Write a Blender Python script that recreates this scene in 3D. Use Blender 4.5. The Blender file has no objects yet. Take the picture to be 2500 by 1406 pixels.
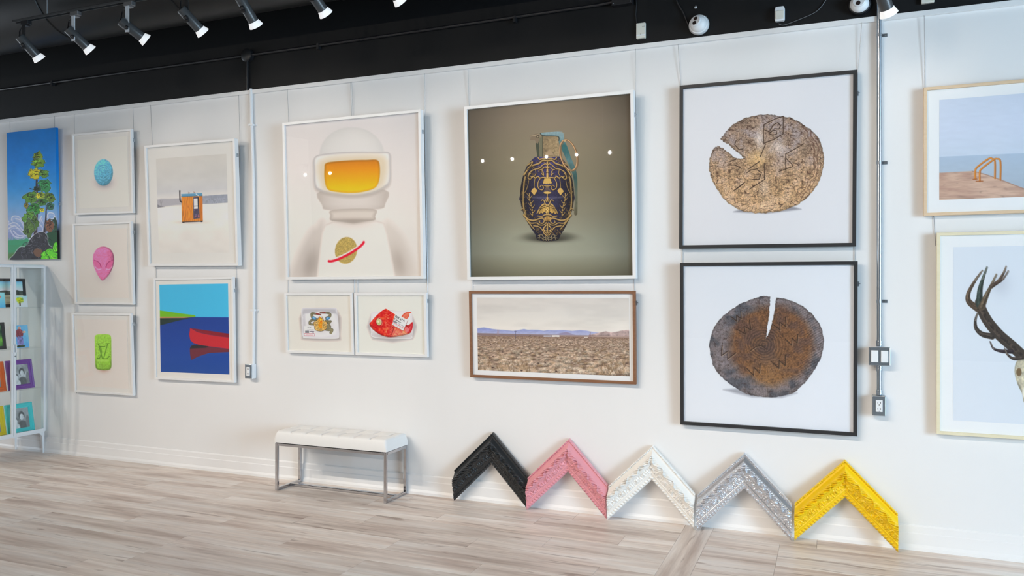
import bpy, bmesh, math, random
import numpy as np
from mathutils import Vector, Matrix
from mathutils.geometry import tessellate_polygon

sc = bpy.context.scene
col = sc.collection
random.seed(7)
rng = np.random.default_rng(7)

# ------------------------------------------------------------------ camera
FPX, CX, CY = 1924.0, 1250.0, 700.7
TH = math.atan(FPX / 4716.0)
CAM_H = 1.5
CAM_D = (FPX / (618.4 / 1.5)) / math.cos(TH)
cam_data = bpy.data.cameras.new('camera')
cam = bpy.data.objects.new('camera', cam_data)
col.objects.link(cam)
cam.location = (0, -CAM_D, CAM_H)
cam.rotation_euler = (math.pi / 2, 0, TH)
cam_data.sensor_fit = 'HORIZONTAL'
cam_data.sensor_width = 36.0
cam_data.lens = FPX / 2500.0 * 36.0
cam_data.shift_y = -(703.0 - CY) / 2500.0
cam_data.clip_start = 0.05
sc.camera = cam
sc.cycles.transparent_max_bounces = 32

# ------------------------------------------------------------------ world, daylight, exposure
vs = sc.view_settings
vs.view_transform = 'Standard'
vs.look = 'None'
vs.exposure = 0.2
vs.gamma = 1.0
vs.use_curve_mapping = False
world = bpy.data.worlds.new('world')
sc.world = world
world.use_nodes = True
world.node_tree.nodes['Background'].inputs[0].default_value = (0.62, 0.80, 1.0, 1)
world.node_tree.nodes['Background'].inputs[1].default_value = 1.0


def area_light(name, loc, target, sx, sy, power, color):
    d = bpy.data.lights.new(name, 'AREA')
    d.shape = 'RECTANGLE'
    d.size, d.size_y = sx, sy
    d.energy = power
    d.color = color
    o = bpy.data.objects.new(name, d)
    col.objects.link(o)
    o.location = loc
    o.rotation_euler = (Vector(target) - Vector(loc)).to_track_quat('-Z', 'Z').to_euler()
    return o


# daylight entering the storefront windows of the right wall and the smaller windows of the left wall
area_light('daylight_right', (7.45, -5.3, 1.9), (0.0, -5.3, 0.4), 8.4, 3.0, 2300, (0.57, 0.80, 1.0))
area_light('daylight_left', (-11.75, -1.9, 1.9), (0.0, -2.2, 0.4), 2.4, 3.0, 70, (0.92, 0.96, 1.0))
LAMP_COLOR = (1.0, 0.89, 0.77)
NEAR_POWER, KEY_POWER, FAR_POWER, FLOOR_FILL_POWER = 4.0, 135.0, 58.0, 98.0

# ------------------------------------------------------------------ projection helpers (photo pixel -> point in the place)
CAM_R = np.array([math.cos(TH), math.sin(TH), 0.0])
CAM_F = np.array([-math.sin(TH), math.cos(TH), 0.0])
CAM_C = np.array([0.0, -CAM_D, CAM_H])
UP = np.array([0.0, 0.0, 1.0])


def rays(px, py):
    px = np.asarray(px, float)[..., None]
    py = np.asarray(py, float)[..., None]
    return CAM_F + CAM_R * (px - CX) / FPX + UP * (CY - py) / FPX


def on_wall(px, py, y=0.0):
    r = rays(px, py)
    return CAM_C + r * ((y - CAM_C[1]) / r[..., 1:2])


def on_x(px, py, x):
    r = rays(px, py)
    return CAM_C + r * ((x - CAM_C[0]) / r[..., 0:1])


def on_floor(px, py):
    r = rays(px, py)
    return CAM_C + r * (-CAM_H / r[..., 2:3])


# ------------------------------------------------------------------ object helpers
def new_obj(name, me, mat=None, parent=None):
    o = bpy.data.objects.new(name, me)
    col.objects.link(o)
    if mat is not None:
        if isinstance(mat, (list, tuple)):
            for m in mat:
                me.materials.append(m)
        elif len(me.materials) == 0:
            me.materials.append(mat)
        else:
            o.material_slots[0].link = 'OBJECT'
            o.material_slots[0].material = mat
    if parent is not None:
        o.parent = parent
    return o


def thing(name, label, cat, loc=(0, 0, 0), rot=(0, 0, 0), group=None):
    o = bpy.data.objects.new(name, None)
    o.empty_display_size = 0.05
    col.objects.link(o)
    o.location = loc
    o.rotation_euler = rot
    return tag(o, label, cat, group)


def tag(o, label, cat, group=None):
    o['label'] = label
    o['category'] = cat
    if group:
        o['group'] = group
    return o


def struct(o, label=None):
    o['kind'] = 'structure'
    if label:
        o['label'] = label
    return o


class MB:
    """collects simple shapes; build() links them as one mesh object"""

    def __init__(s):
        s.v = []
        s.f = []

    def add(s, vs_, fs_):
        n = len(s.v)
        s.v += [tuple(p) for p in vs_]
        s.f += [tuple(i + n for i in q) for q in fs_]
        return s

    def box(s, x0, x1, y0, y1, z0, z1):
        return s.add([(x0, y0, z0), (x1, y0, z0), (x1, y1, z0), (x0, y1, z0), (x0, y0, z1), (x1, y0, z1), (x1, y1, z1), (x0, y1, z1)],
                     [(0, 3, 2, 1), (4, 5, 6, 7), (0, 1, 5, 4), (1, 2, 6, 5), (2, 3, 7, 6), (3, 0, 4, 7)])

    def tube(s, pts, r, n=8, caps=True):
        pts = [Vector(p) for p in pts]
        rr = r if isinstance(r, (list, tuple)) else [r] * len(pts)
        vs_, fs_ = [], []
        up = None
        for i, p in enumerate(pts):
            d = (pts[min(i + 1, len(pts) - 1)] - pts[max(i - 1, 0)]).normalized()
            if up is None:
                up = d.orthogonal().normalized()
            up = (up - d * up.dot(d)).normalized()
            w = d.cross(up)
            for k in range(n):
                a = 2 * math.pi * k / n
                vs_.append(p + (up * math.cos(a) + w * math.sin(a)) * rr[i])
        for i in range(len(pts) - 1):
            for k in range(n):
                fs_.append((i * n + k, i * n + (k + 1) % n, (i + 1) * n + (k + 1) % n, (i + 1) * n + k))
        if caps:
            fs_.append(tuple(range(n))[::-1])
            fs_.append(tuple(range((len(pts) - 1) * n, len(pts) * n)))
        return s.add(vs_, fs_)

    def lathe(s, prof, o=(0, 0, 0), axis=(0, 0, 1), n=24, close=True):
        """prof: list of (radius, distance along axis)"""
        ax = Vector(axis).normalized()
        u = ax.orthogonal().normalized()
        w = ax.cross(u)
        o = Vector(o)
        vs_, fs_ = [], []
        for (r, h) in prof:
            for k in range(n):
                a = 2 * math.pi * k / n
                vs_.append(o + ax * h + (u * math.cos(a) + w * math.sin(a)) * r)
        for i in range(len(prof) - 1):
            for k in range(n):
                fs_.append((i * n + k, i * n + (k + 1) % n, (i + 1) * n + (k + 1) % n, (i + 1) * n + k))
        if close:
            fs_.append(tuple(range(n))[::-1])
            fs_.append(tuple(range((len(prof) - 1) * n, len(prof) * n)))
        return s.add(vs_, fs_)

    def sphere(s, c, r, n=12, m=8):
        prof = [(max(1e-5, r * math.sin(math.pi * i / m)), -r * math.cos(math.pi * i / m)) for i in range(m + 1)]
        return s.lathe(prof, c, (0, 0, 1), n)

    def prism(s, pts, y0, y1):
        """outline in x,z given counter-clockwise from the front, extruded along y"""
        n = len(pts)
        vs_ = [(p[0], y0, p[1]) for p in pts] + [(p[0], y1, p[1]) for p in pts]
        fs_ = [tuple(range(n)), tuple(range(2 * n - 1, n - 1, -1))]
        fs_ += [(i, i + n, (i + 1) % n + n, (i + 1) % n) for i in range(n)]
        return s.add(vs_, fs_)

    def mesh(s, name, smooth=False):
        me = bpy.data.meshes.new(name)
        me.from_pydata(s.v, [], s.f)
        bm = bmesh.new()
        bm.from_mesh(me)
        bmesh.ops.recalc_face_normals(bm, faces=bm.faces)
        bm.to_mesh(me)
        bm.free()
        if smooth:
            me.polygons.foreach_set('use_smooth', [True] * len(me.polygons))
            me.set_sharp_from_angle(angle=math.radians(40))
        return me

    def build(s, name, mat, parent=None, smooth=False, bevel=0.0, seg=2):
        o = new_obj(name, s.mesh(name, smooth), mat, parent)
        if bevel:
            b = o.modifiers.new('bevel', 'BEVEL')
            b.width = bevel
            b.segments = seg
            b.limit_method = 'ANGLE'
        return o


def fast_mesh(name, verts, quads, smooth=False):
    me = bpy.data.meshes.new(name)
    verts = np.asarray(verts, np.float32)
    quads = np.asarray(quads, np.int32)
    me.vertices.add(len(verts))
    me.vertices.foreach_set('co', verts.ravel())
    k = quads.shape[1]
    me.loops.add(quads.size)
    me.loops.foreach_set('vertex_index', quads.ravel())
    me.polygons.add(len(quads))
    me.polygons.foreach_set('loop_start', np.arange(0, quads.size, k, dtype=np.int32))
    me.update(calc_edges=True)
    if smooth:
        me.polygons.foreach_set('use_smooth', np.ones(len(quads), bool))
    return me


# ------------------------------------------------------------------ colours, noise
def lin(c):
    c = np.clip(np.asarray(c, float) / 255.0, 0, 1)
    return np.where(c <= 0.04045, c / 12.92, ((c + 0.055) / 1.055) ** 2.4)


def lin4(c):
    return tuple(lin(c)) + (1.0,)


_tab = rng.random((256, 256))


def vnoise(x, y, seed=0):
    x = np.asarray(x, float) + seed * 17.31
    y = np.asarray(y, float) + seed * 7.77
    xi = np.floor(x).astype(int)
    yi = np.floor(y).astype(int)
    fx = x - xi
    fy = y - yi
    fx = fx * fx * (3 - 2 * fx)
    fy = fy * fy * (3 - 2 * fy)
    a = _tab[xi % 256, yi % 256]
    b = _tab[(xi + 1) % 256, yi % 256]
    c = _tab[xi % 256, (yi + 1) % 256]
    d = _tab[(xi + 1) % 256, (yi + 1) % 256]
    return (a * (1 - fx) + b * fx) * (1 - fy) + (c * (1 - fx) + d * fx) * fy


def fbm(x, y, oct=4, seed=0):
    s = 0.0
    a = 0.5
    for k in range(oct):
        s = s + a * vnoise(np.asarray(x) * 2 ** k, np.asarray(y) * 2 ** k, seed + k * 3)
        a *= 0.5
    return s / (1 - 0.5 ** oct)


def ridged(x, y, oct=4, seed=0):
    s = 0.0
    a = 0.5
    for k in range(oct):
        s = s + a * (1 - np.abs(2 * vnoise(np.asarray(x) * 2 ** k, np.asarray(y) * 2 ** k, seed + k * 5) - 1))
        a *= 0.5
    return s / (1 - 0.5 ** oct)


def mixc(a, b, t):
    t = np.clip(np.asarray(t, float), 0, 1)[..., None]
    return np.asarray(a, float) * (1 - t) + np.asarray(b, float) * t


def ramp(t, stops):
    t = np.asarray(t, float)
    xs = [k for k, _ in stops]
    return np.stack([np.interp(t, xs, [c[i] for _, c in stops]) for i in range(3)], -1)


def smooth_pts(pts, closed=True, sub=6):
    p = np.asarray(pts, float)
    n = len(p)
    out = []
    rngi = range(n) if closed else range(n - 1)
    for i in rngi:
        if closed:
            a, b, c, d = p[(i - 1) % n], p[i], p[(i + 1) % n], p[(i + 2) % n]
        else:
            a, b, c, d = p[max(i - 1, 0)], p[i], p[i + 1], p[min(i + 2, n - 1)]
        for k in range(sub):
            t = k / sub
            out.append(0.5 * ((2 * b) + (-a + c) * t + (2 * a - 5 * b + 4 * c - d) * t * t + (-a + 3 * b - 3 * c + d) * t ** 3))
    if not closed:
        out.append(p[-1])
    return np.array(out)


# ------------------------------------------------------------------ materials (all node based)
def base_mat(name):
    m = bpy.data.materials.new(name)
    m.use_nodes = True
    nt = m.node_tree
    return m, nt, nt.nodes['Principled BSDF']


def node(nt, typ, **kw):
    n = nt.nodes.new(typ)
    for k, v in kw.items():
        setattr(n, k, v)
    return n


def noise_node(nt, scale, detail=3.0, vec=None, mapping=None, coord='Object', rough=0.5):
    tc = node(nt, 'ShaderNodeTexCoord')
    src = tc.outputs[coord]
    if mapping:
        mp = node(nt, 'ShaderNodeMapping')
        mp.inputs['Scale'].default_value = mapping
        nt.links.new(src, mp.inputs['Vector'])
        src = mp.outputs['Vector']
    n = node(nt, 'ShaderNodeTexNoise')
    n.inputs['Scale'].default_value = scale
    n.inputs['Detail'].default_value = detail
    n.inputs['Roughness'].default_value = rough
    nt.links.new(src, n.inputs['Vector'])
    return n


def paint(name, rgb, rough=0.5, var=0.04, scale=30.0, bump=0.0, metal=0.0, coat=0.0, spec=0.5, bscale=None):
    """plain painted/plastic/metal surface with a slight procedural variation"""
    m, nt, b = base_mat(name)
    n = noise_node(nt, scale)
    r = node(nt, 'ShaderNodeMix', data_type='RGBA')
    c = np.array(lin(rgb))
    r.inputs[6].default_value = tuple(np.clip(c * (1 - var), 0, 1)) + (1,)
    r.inputs[7].default_value = tuple(np.clip(c * (1 + var), 0, 1)) + (1,)
    nt.links.new(n.outputs['Fac'], r.inputs[0])
    nt.links.new(r.outputs[2], b.inputs['Base Color'])
    b.inputs['Roughness'].default_value = rough
    b.inputs['Metallic'].default_value = metal
    b.inputs['Coat Weight'].default_value = coat
    b.inputs['Specular IOR Level'].default_value = spec
    if bump:
        bp = node(nt, 'ShaderNodeBump')
        bp.inputs['Strength'].default_value = bump
        bp.inputs['Distance'].default_value = 0.001
        n2 = noise_node(nt, bscale or scale * 4, 4.0)
        nt.links.new(n2.outputs['Fac'], bp.inputs['Height'])
        nt.links.new(bp.outputs['Normal'], b.inputs['Normal'])
    return m


def wood(name, c1, c2, mapping, scale=6.0, rough=0.45):
    m, nt, b = base_mat(name)
    n = noise_node(nt, scale, 6.0, mapping=mapping, rough=0.6)
    r = node(nt, 'ShaderNodeMix', data_type='RGBA')
    r.inputs[6].default_value = lin4(c1)
    r.inputs[7].default_value = lin4(c2)
    nt.links.new(n.outputs['Fac'], r.inputs[0])
    nt.links.new(r.outputs[2], b.inputs['Base Color'])
    b.inputs['Roughness'].default_value = rough
    return m


def glass_mat(name, tint=(1, 1, 1), base=0.04, rough=0.0, graze=0.9):
    """thin clear sheet: Fresnel reflection over straight transmission"""
    m = bpy.data.materials.new(name)
    m.use_nodes = True
    nt = m.node_tree
    nt.nodes.clear()
    out = node(nt, 'ShaderNodeOutputMaterial')
    mix = node(nt, 'ShaderNodeMixShader')
    tr = node(nt, 'ShaderNodeBsdfTransparent')
    tr.inputs[0].default_value = tuple(tint) + (1,)
    gl = node(nt, 'ShaderNodeBsdfGlossy')
    gl.inputs['Roughness'].default_value = rough
    lw = node(nt, 'ShaderNodeLayerWeight')
    pw = node(nt, 'ShaderNodeMath', operation='POWER')
    pw.inputs[1].default_value = 5.0
    ml = node(nt, 'ShaderNodeMath', operation='MULTIPLY_ADD')
    ml.inputs[1].default_value = graze
    ml.inputs[2].default_value = base
    nt.links.new(lw.outputs['Facing'], pw.inputs[0])
    nt.links.new(pw.outputs[0], ml.inputs[0])
    nt.links.new(ml.outputs[0], mix.inputs[0])
    nt.links.new(tr.outputs[0], mix.inputs[1])
    nt.links.new(gl.outputs[0], mix.inputs[2])
    nt.links.new(mix.outputs[0], out.inputs[0])
    return m


def ink_mat(name='printed_ink', rough=0.55, grain=0.03):
    """flat print: colour of the drawing from the mesh's colour attribute, with fine paper grain"""
    m, nt, b = base_mat(name)
    at = node(nt, 'ShaderNodeVertexColor', layer_name='ink')
    n = noise_node(nt, 900.0, 2.0)
    mr = node(nt, 'ShaderNodeMapRange')
    mr.inputs['To Min'].default_value = 1 - grain
    mr.inputs['To Max'].default_value = 1 + grain
    nt.links.new(n.outputs['Fac'], mr.inputs['Value'])
    mu = node(nt, 'ShaderNodeMix', data_type='RGBA', blend_type='MULTIPLY')
    mu.inputs[0].default_value = 1.0
    nt.links.new(at.outputs['Color'], mu.inputs[6])
    nt.links.new(mr.outputs['Result'], mu.inputs[7])
    nt.links.new(mu.outputs[2], b.inputs['Base Color'])
    b.inputs['Roughness'].default_value = rough
    b.inputs['Specular IOR Level'].default_value = 0.25
    return m


def emit_mat(name, rgb, strength):
    m, nt, b = base_mat(name)
    n = noise_node(nt, 40)
    mr = node(nt, 'ShaderNodeMapRange')
    mr.inputs['To Min'].default_value = strength * 0.95
    mr.inputs['To Max'].default_value = strength * 1.05
    nt.links.new(n.outputs['Fac'], mr.inputs['Value'])
    b.inputs['Base Color'].default_value = (0.8, 0.8, 0.8, 1)
    b.inputs['Emission Color'].default_value = tuple(rgb) + (1,)
    nt.links.new(mr.outputs['Result'], b.inputs['Emission Strength'])
    return m


M = {}
M['wall'] = paint('wall_paint', (236, 235, 234), 0.6, 0.012, 3.0, 0.15, bscale=220)
M['grey_wall'] = paint('shade_grey_wall_paint', (74, 73, 72), 0.6, 0.03, 4.0)  # unseen back wall: dark tone stands for shade, keeps glass reflections dim
M['trim'] = paint('trim_paint', (240, 239, 238), 0.4, 0.01, 5.0)
M['black_wall'] = paint('black_wall_paint', (17, 18, 20), 0.6, 0.15, 6.0, 0.2, bscale=60, spec=0.3)
M['black_ceiling'] = paint('black_ceiling_paint', (6, 6, 7), 0.7, 0.2, 5.0, spec=0.15)
M['duct'] = paint('black_duct_paint', (9, 9, 10), 0.4, 0.1, 8.0, spec=0.3)
M['black_metal'] = paint('black_metal', (30, 31, 34), 0.38, 0.1, 20.0)
M['lamp_body'] = paint('lamp_body_black', (70, 71, 72), 0.34, 0.05, 20.0)
M['lamp_ring'] = emit_mat('lamp_ring_glowing', (1, 1, 1), 0.42)  # white trim given a glow of its own to read bright
M['lamp_lens'] = emit_mat('lamp_lens_lit', (1.0, 0.95, 0.88), 14.0)
M['grey_metal'] = paint('bare_grey_metal', (150, 152, 155), 0.35, 0.08, 30.0, metal=0.8)
M['label_metal'] = paint('pale_label_sticker', (200, 206, 212), 0.5, 0.1, 120.0)
M['galv'] = paint('galvanised_steel', (176, 184, 192), 0.3, 0.12, 60.0, metal=0.9)
M['white_frame'] = paint('white_frame_lacquer', (240, 239, 238), 0.35, 0.01, 10.0)
M['black_frame'] = paint('black_frame_stain', (44, 44, 46), 0.45, 0.12, 20.0)
M['walnut'] = wood('walnut_frame', (110, 70, 46), (158, 112, 80), (1, 8, 8), 9.0)
M['oak'] = wood('oak_frame', (214, 184, 148), (236, 212, 180), (1, 8, 8), 8.0)
M['ash'] = wood('ash_frame', (226, 214, 178), (240, 231, 202), (1, 8, 8), 8.0)
M['mat_board'] = paint('mat_board', (242, 239, 234), 0.7, 0.01, 40.0)
M['mat_cool'] = paint('mat_board_bright', (246, 246, 246), 0.7, 0.01, 40.0)
M['backing'] = paint('brown_backing_board', (150, 130, 105), 0.8, 0.05, 20.0)
M['ink'] = ink_mat()
M['glass'] = glass_mat('picture_glass', base=0.022)
M['cab_glass'] = glass_mat('cabinet_glass', tint=(0.97, 0.985, 0.985), base=0.02, graze=0.35)
M['win_glass'] = glass_mat('window_glass')
M['chrome'] = paint('chrome', (196, 196, 200), 0.1, 0.03, 10.0, metal=1.0)
M['leather'] = paint('white_leather', (240, 238, 235), 0.42, 0.015, 30.0, 0.25, bscale=400)
M['white_plastic'] = paint('white_plastic', (236, 238, 240), 0.35, 0.01, 20.0)
M['cream_plastic'] = paint('cream_plastic', (226, 224, 212), 0.4, 0.01, 20.0)
M['dark_lens'] = paint('dark_camera_glass', (58, 48, 46), 0.12, 0.05, 20.0)
M['wire'] = paint('steel_wire', (150, 150, 152), 0.35, 0.05, 50.0, metal=0.7)
M['cab_white'] = paint('cabinet_white_metal', (238, 239, 240), 0.35, 0.01, 10.0)


def plank_mat():
    m, nt, b = base_mat('whitewashed_plank')
    tc = node(nt, 'ShaderNodeTexCoord')
    oi = node(nt, 'ShaderNodeObjectInfo')
    off = node(nt, 'ShaderNodeVectorMath', operation='SCALE')
    off.inputs[0].default_value = (37.0, 23.0, 11.0)
    nt.links.new(oi.outputs['Random'], off.inputs['Scale'])
    ad = node(nt, 'ShaderNodeVectorMath', operation='ADD')
    nt.links.new(tc.outputs['Object'], ad.inputs[0])
    nt.links.new(off.outputs[0], ad.inputs[1])

    def stretched(scale, det, rough=0.55, dist=0.0):
        mp = node(nt, 'ShaderNodeMapping')
        mp.inputs['Scale'].default_value = scale
        nt.links.new(ad.outputs[0], mp.inputs['Vector'])
        n = node(nt, 'ShaderNodeTexNoise')
        n.inputs['Scale'].default_value = 1.0
        n.inputs['Detail'].default_value = det
        n.inputs['Roughness'].default_value = rough
        n.inputs['Distortion'].default_value = dist
        nt.links.new(mp.outputs[0], n.inputs['Vector'])
        return n
    n1 = stretched((1.1, 10.0, 1.0), 5.0)
    n2 = stretched((2.6, 46.0, 1.0), 4.0)
    n3 = stretched((1.5, 16.0, 1.0), 3.0, 0.5, 1.4)
    cr = node(nt, 'ShaderNodeValToRGB')
    e = cr.color_ramp.elements
    e[0].position, e[0].color = 0.30, lin4((194, 174, 162))
    e[1].position, e[1].color = 0.70, lin4((246, 240, 235))
    k = e.new(0.48)
    k.color = lin4((230, 217, 207))
    nt.links.new(n1.outputs['Fac'], cr.inputs[0])
    g = node(nt, 'ShaderNodeMapRange')
    g.inputs['From Min'].default_value = 0.3
    g.inputs['From Max'].default_value = 0.7
    g.inputs['To Min'].default_value = 0.88
    g.inputs['To Max'].default_value = 1.08
    nt.links.new(n2.outputs['Fac'], g.inputs['Value'])
    mu = node(nt, 'ShaderNodeMix', data_type='RGBA', blend_type='MULTIPLY')
    mu.inputs[0].default_value = 1.0
    nt.links.new(cr.outputs[0], mu.inputs[6])
    nt.links.new(g.outputs[0], mu.inputs[7])
    # dark grain checks
    c2 = node(nt, 'ShaderNodeValToRGB')
    q = c2.color_ramp.elements
    q[0].position, q[0].color = 0.30, (0.52, 0.45, 0.42, 1)
    q[1].position, q[1].color = 0.37, (1, 1, 1, 1)
    nt.links.new(n3.outputs['Fac'], c2.inputs[0])
    m2 = node(nt, 'ShaderNodeMix', data_type='RGBA', blend_type='MULTIPLY')
    m2.inputs[0].default_value = 0.8
    nt.links.new(mu.outputs[2], m2.inputs[6])
    nt.links.new(c2.outputs[0], m2.inputs[7])
    # each plank its own tone
    tone = node(nt, 'ShaderNodeMapRange')
    tone.inputs['To Min'].default_value = 0.90
    tone.inputs['To Max'].default_value = 1.04
    nt.links.new(oi.outputs['Random'], tone.inputs['Value'])
    m3 = node(nt, 'ShaderNodeMix', data_type='RGBA', blend_type='MULTIPLY')
    m3.inputs[0].default_value = 1.0
    nt.links.new(m2.outputs[2], m3.inputs[6])
    nt.links.new(tone.outputs[0], m3.inputs[7])
    nt.links.new(m3.outputs[2], b.inputs['Base Color'])
    b.inputs['Roughness'].default_value = 0.42
    b.inputs['Specular IOR Level'].default_value = 0.35
    bp = node(nt, 'ShaderNodeBump')
    bp.inputs['Strength'].default_value = 0.25
    bp.inputs['Distance'].default_value = 0.0006
    nt.links.new(n2.outputs['Fac'], bp.inputs['Height'])
    nt.links.new(bp.outputs['Normal'], b.inputs['Normal'])
    return m


M['plank'] = plank_mat()
M['subfloor'] = paint('subfloor_joint', (112, 98, 88), 0.8, 0.1, 20.0)

# ------------------------------------------------------------------ the room
XL, XR, YB, ZC = -11.2, 6.8, -10.3, 4.2
TRIM_Z = 3.07
struct(MB().box(XL, XR, YB, 0.0, -0.12, -0.012).build('floor', M['subfloor']), 'whitewashed wood plank floor')
floor = bpy.data.objects['floor']
struct(MB().box(XL - 0.2, XR + 0.2, 0.0, 0.2, -0.12, TRIM_Z).build('wall_main', M['wall']), 'white gallery wall hung with framed prints')
struct(MB().box(XL - 0.2, XR + 0.2, 0.0, 0.2, TRIM_Z, ZC + 0.2).build('wall_upper', M['black_wall']), 'black painted band of wall above the white wall')
struct(MB().box(XL - 0.2, XR + 0.9, YB - 0.2, 0.0, ZC, ZC + 0.2).build('ceiling', M['black_ceiling']), 'black painted ceiling')


def windowed_wall(name, plate, openings, mat):
    """wall slab with rectangular openings: plate(a0,a1,z0,z1) adds one block"""
    m = MB()
    a_lo, a_hi = openings['span']
    edges = [a_lo]
    for (a, b) in openings['bays']:
        plate(m, edges[-1], a, -0.12, ZC)
        plate(m, a, b, -0.12, openings['z'][0])
        plate(m, a, b, openings['z'][1], ZC)
        edges.append(b)
    plate(m, edges[-1], a_hi, -0.12, ZC)
    return struct(m.build(name, mat))


windowed_wall('wall_right', lambda m, a, b, z0, z1: m.box(XR, XR + 0.2, a, b, z0, z1),
              dict(span=(YB - 0.2, 0.0), bays=[(-9.4, -5.4), (-5.2, -1.2)], z=(0.4, 3.4)), M['wall'])
windowed_wall('wall_left', lambda m, a, b, z0, z1: m.box(XL - 0.2, XL, a, b, z0, z1),
              dict(span=(YB - 0.2, 0.0), bays=[(-3.1, -0.7)], z=(0.4, 3.4)), M['wall'])
struct(MB().box(XL, XR, YB - 0.2, YB, -0.12, ZC).build('wall_back', M['grey_wall']))
for i, (a, b, X0) in enumerate([(-9.4, -5.4, XR + 0.1), (-5.2, -1.2, XR + 0.1), (-3.1, -0.7, XL - 0.1)]):
    w = bpy.data.objects.new('window_%d' % (i + 1), None)
    col.objects.link(w)
    struct(w, 'tall storefront window in a white surround')
    fm = MB()
    for (u0, u1, z0, z1) in [(a, b, 0.4, 0.46), (a, b, 3.34, 3.4), (a, a + 0.06, 0.46, 3.34), (b - 0.06, b, 0.46, 3.34)]:
        fm.box(X0 - 0.04, X0 + 0.04, u0, u1, z0, z1)
    fm.build('window_frame', M['black_metal'], w)
    MB().box(X0 - 0.005, X0 + 0.005, a + 0.06, b - 0.06, 0.46, 3.34).build('pane', M['win_glass'], w)

# picture rail under the black band and the stepped baseboard
tr = MB().box(XL, XR, -0.018, 0.0, TRIM_Z - 0.031, TRIM_Z)
struct(tr.build('trim_1', M['trim'], bevel=0.002), 'white picture rail under the black band')
prof = [(0.0, 0.0), (-0.022, 0.0), (-0.022, 0.018), (-0.016, 0.030), (-0.014, 0.034), (-0.014, 0.094), (-0.010, 0.100), (-0.010, 0.134), (-0.005, 0.142), (0.0, 0.142)]
bb = MB()
n = len(prof)
bb.add([(XL, y, z) for y, z in prof] + [(XR, y, z) for y, z in prof],
       [(i, i + 1, i + 1 + n, i + n) for i in range(n - 1)] + [tuple(range(n)), tuple(range(2 * n - 1, n - 1, -1))])
struct(bb.build('baseboard_main', M['trim']), 'white stepped baseboard')

# floor planks: each a board of its own, in rows along the wall, with one board laid across
PW, PT = 0.19, 0.0117
strip = (-0.862, -0.690)


def plank_mesh(name, L, W):
    b = 0.0012
    m = MB()
    x, y = L / 2 - 0.0004, W / 2 - 0.0004
    v = [(-x, -y, -PT), (x, -y, -PT), (x, y, -PT), (-x, y, -PT), (-x, -y, -b), (x, -y, -b), (x, y, -b), (-x, y, -b),
         (-x + b, -y + b, 0), (x - b, -y + b, 0), (x - b, y - b, 0), (-x + b, y - b, 0)]
    f = [(0, 3, 2, 1), (8, 9, 10, 11)]
    for i in range(4):
        j = (i + 1) % 4
        f += [(i, j, j + 4, i + 4), (i + 4, j + 4, j + 8, i + 8)]
    return m.add(v, f).mesh(name)


_pm = {}


def plank(x0, x1, yc, W=PW, rot=0.0):
    L = round(x1 - x0, 3)
    key = (L, W)
    if key not in _pm:
        _pm[key] = plank_mesh('plank', L, W)
        _pm[key].materials.append(M['plank'])
    o = bpy.data.objects.new('plank', _pm[key])
    col.objects.link(o)
    o.parent = floor
    o.location = ((x0 + x1) / 2, yc, 0.0) if not rot else (yc, (x0 + x1) / 2, 0.0)
    o.rotation_euler = (0, 0, rot)
    return o


PL = 1.22
NROW = 14
PX0, PX1, PY0 = -8.2, 1.9, -NROW * PW
for r in range(NROW):
    yc = -(r + 0.5) * PW
    x = strip[0]
    x0 = x - round(random.choice([0.3, 0.5, 0.7, 0.9, 1.1]), 3)
    while True:
        plank(max(x0, PX0), x, yc)
        x = x0
        if x <= PX0 + 1e-6:
            break
        x0 = x - PL
        if x0 < PX0 + 0.15:
            x0 = PX0
    x = strip[1]
    x1 = x + round(random.choice([0.4, 0.6, 0.8, 1.0]), 3)
    while x < PX1 - 1e-6:
        x1 = min(x1, PX1)
        if PX1 - x1 < 0.15:
            x1 = PX1
        plank(x, x1, yc)
        x, x1 = x1, x1 + PL
y = 0.0
while y > PY0 + 1e-6:
    y1 = max(y - 1.33, PY0)
    plank(y1, y, (strip[0] + strip[1]) / 2, round(strip[1] - strip[0], 3), math.pi / 2)
    y = y1
rest = MB()
rest.box(XL, XR, YB, PY0, -PT, 0.0).box(XL, PX0, PY0, 0, -PT, 0.0).box(PX1, XR, PY0, 0, -PT, 0.0)
ro = rest.build('far_planks', M['plank'], floor)
ro['kind'] = 'stuff'

# ------------------------------------------------------------------ flat prints: raster drawn in code, carried by a fine coloured mesh
ILLUM = 0.80


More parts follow.
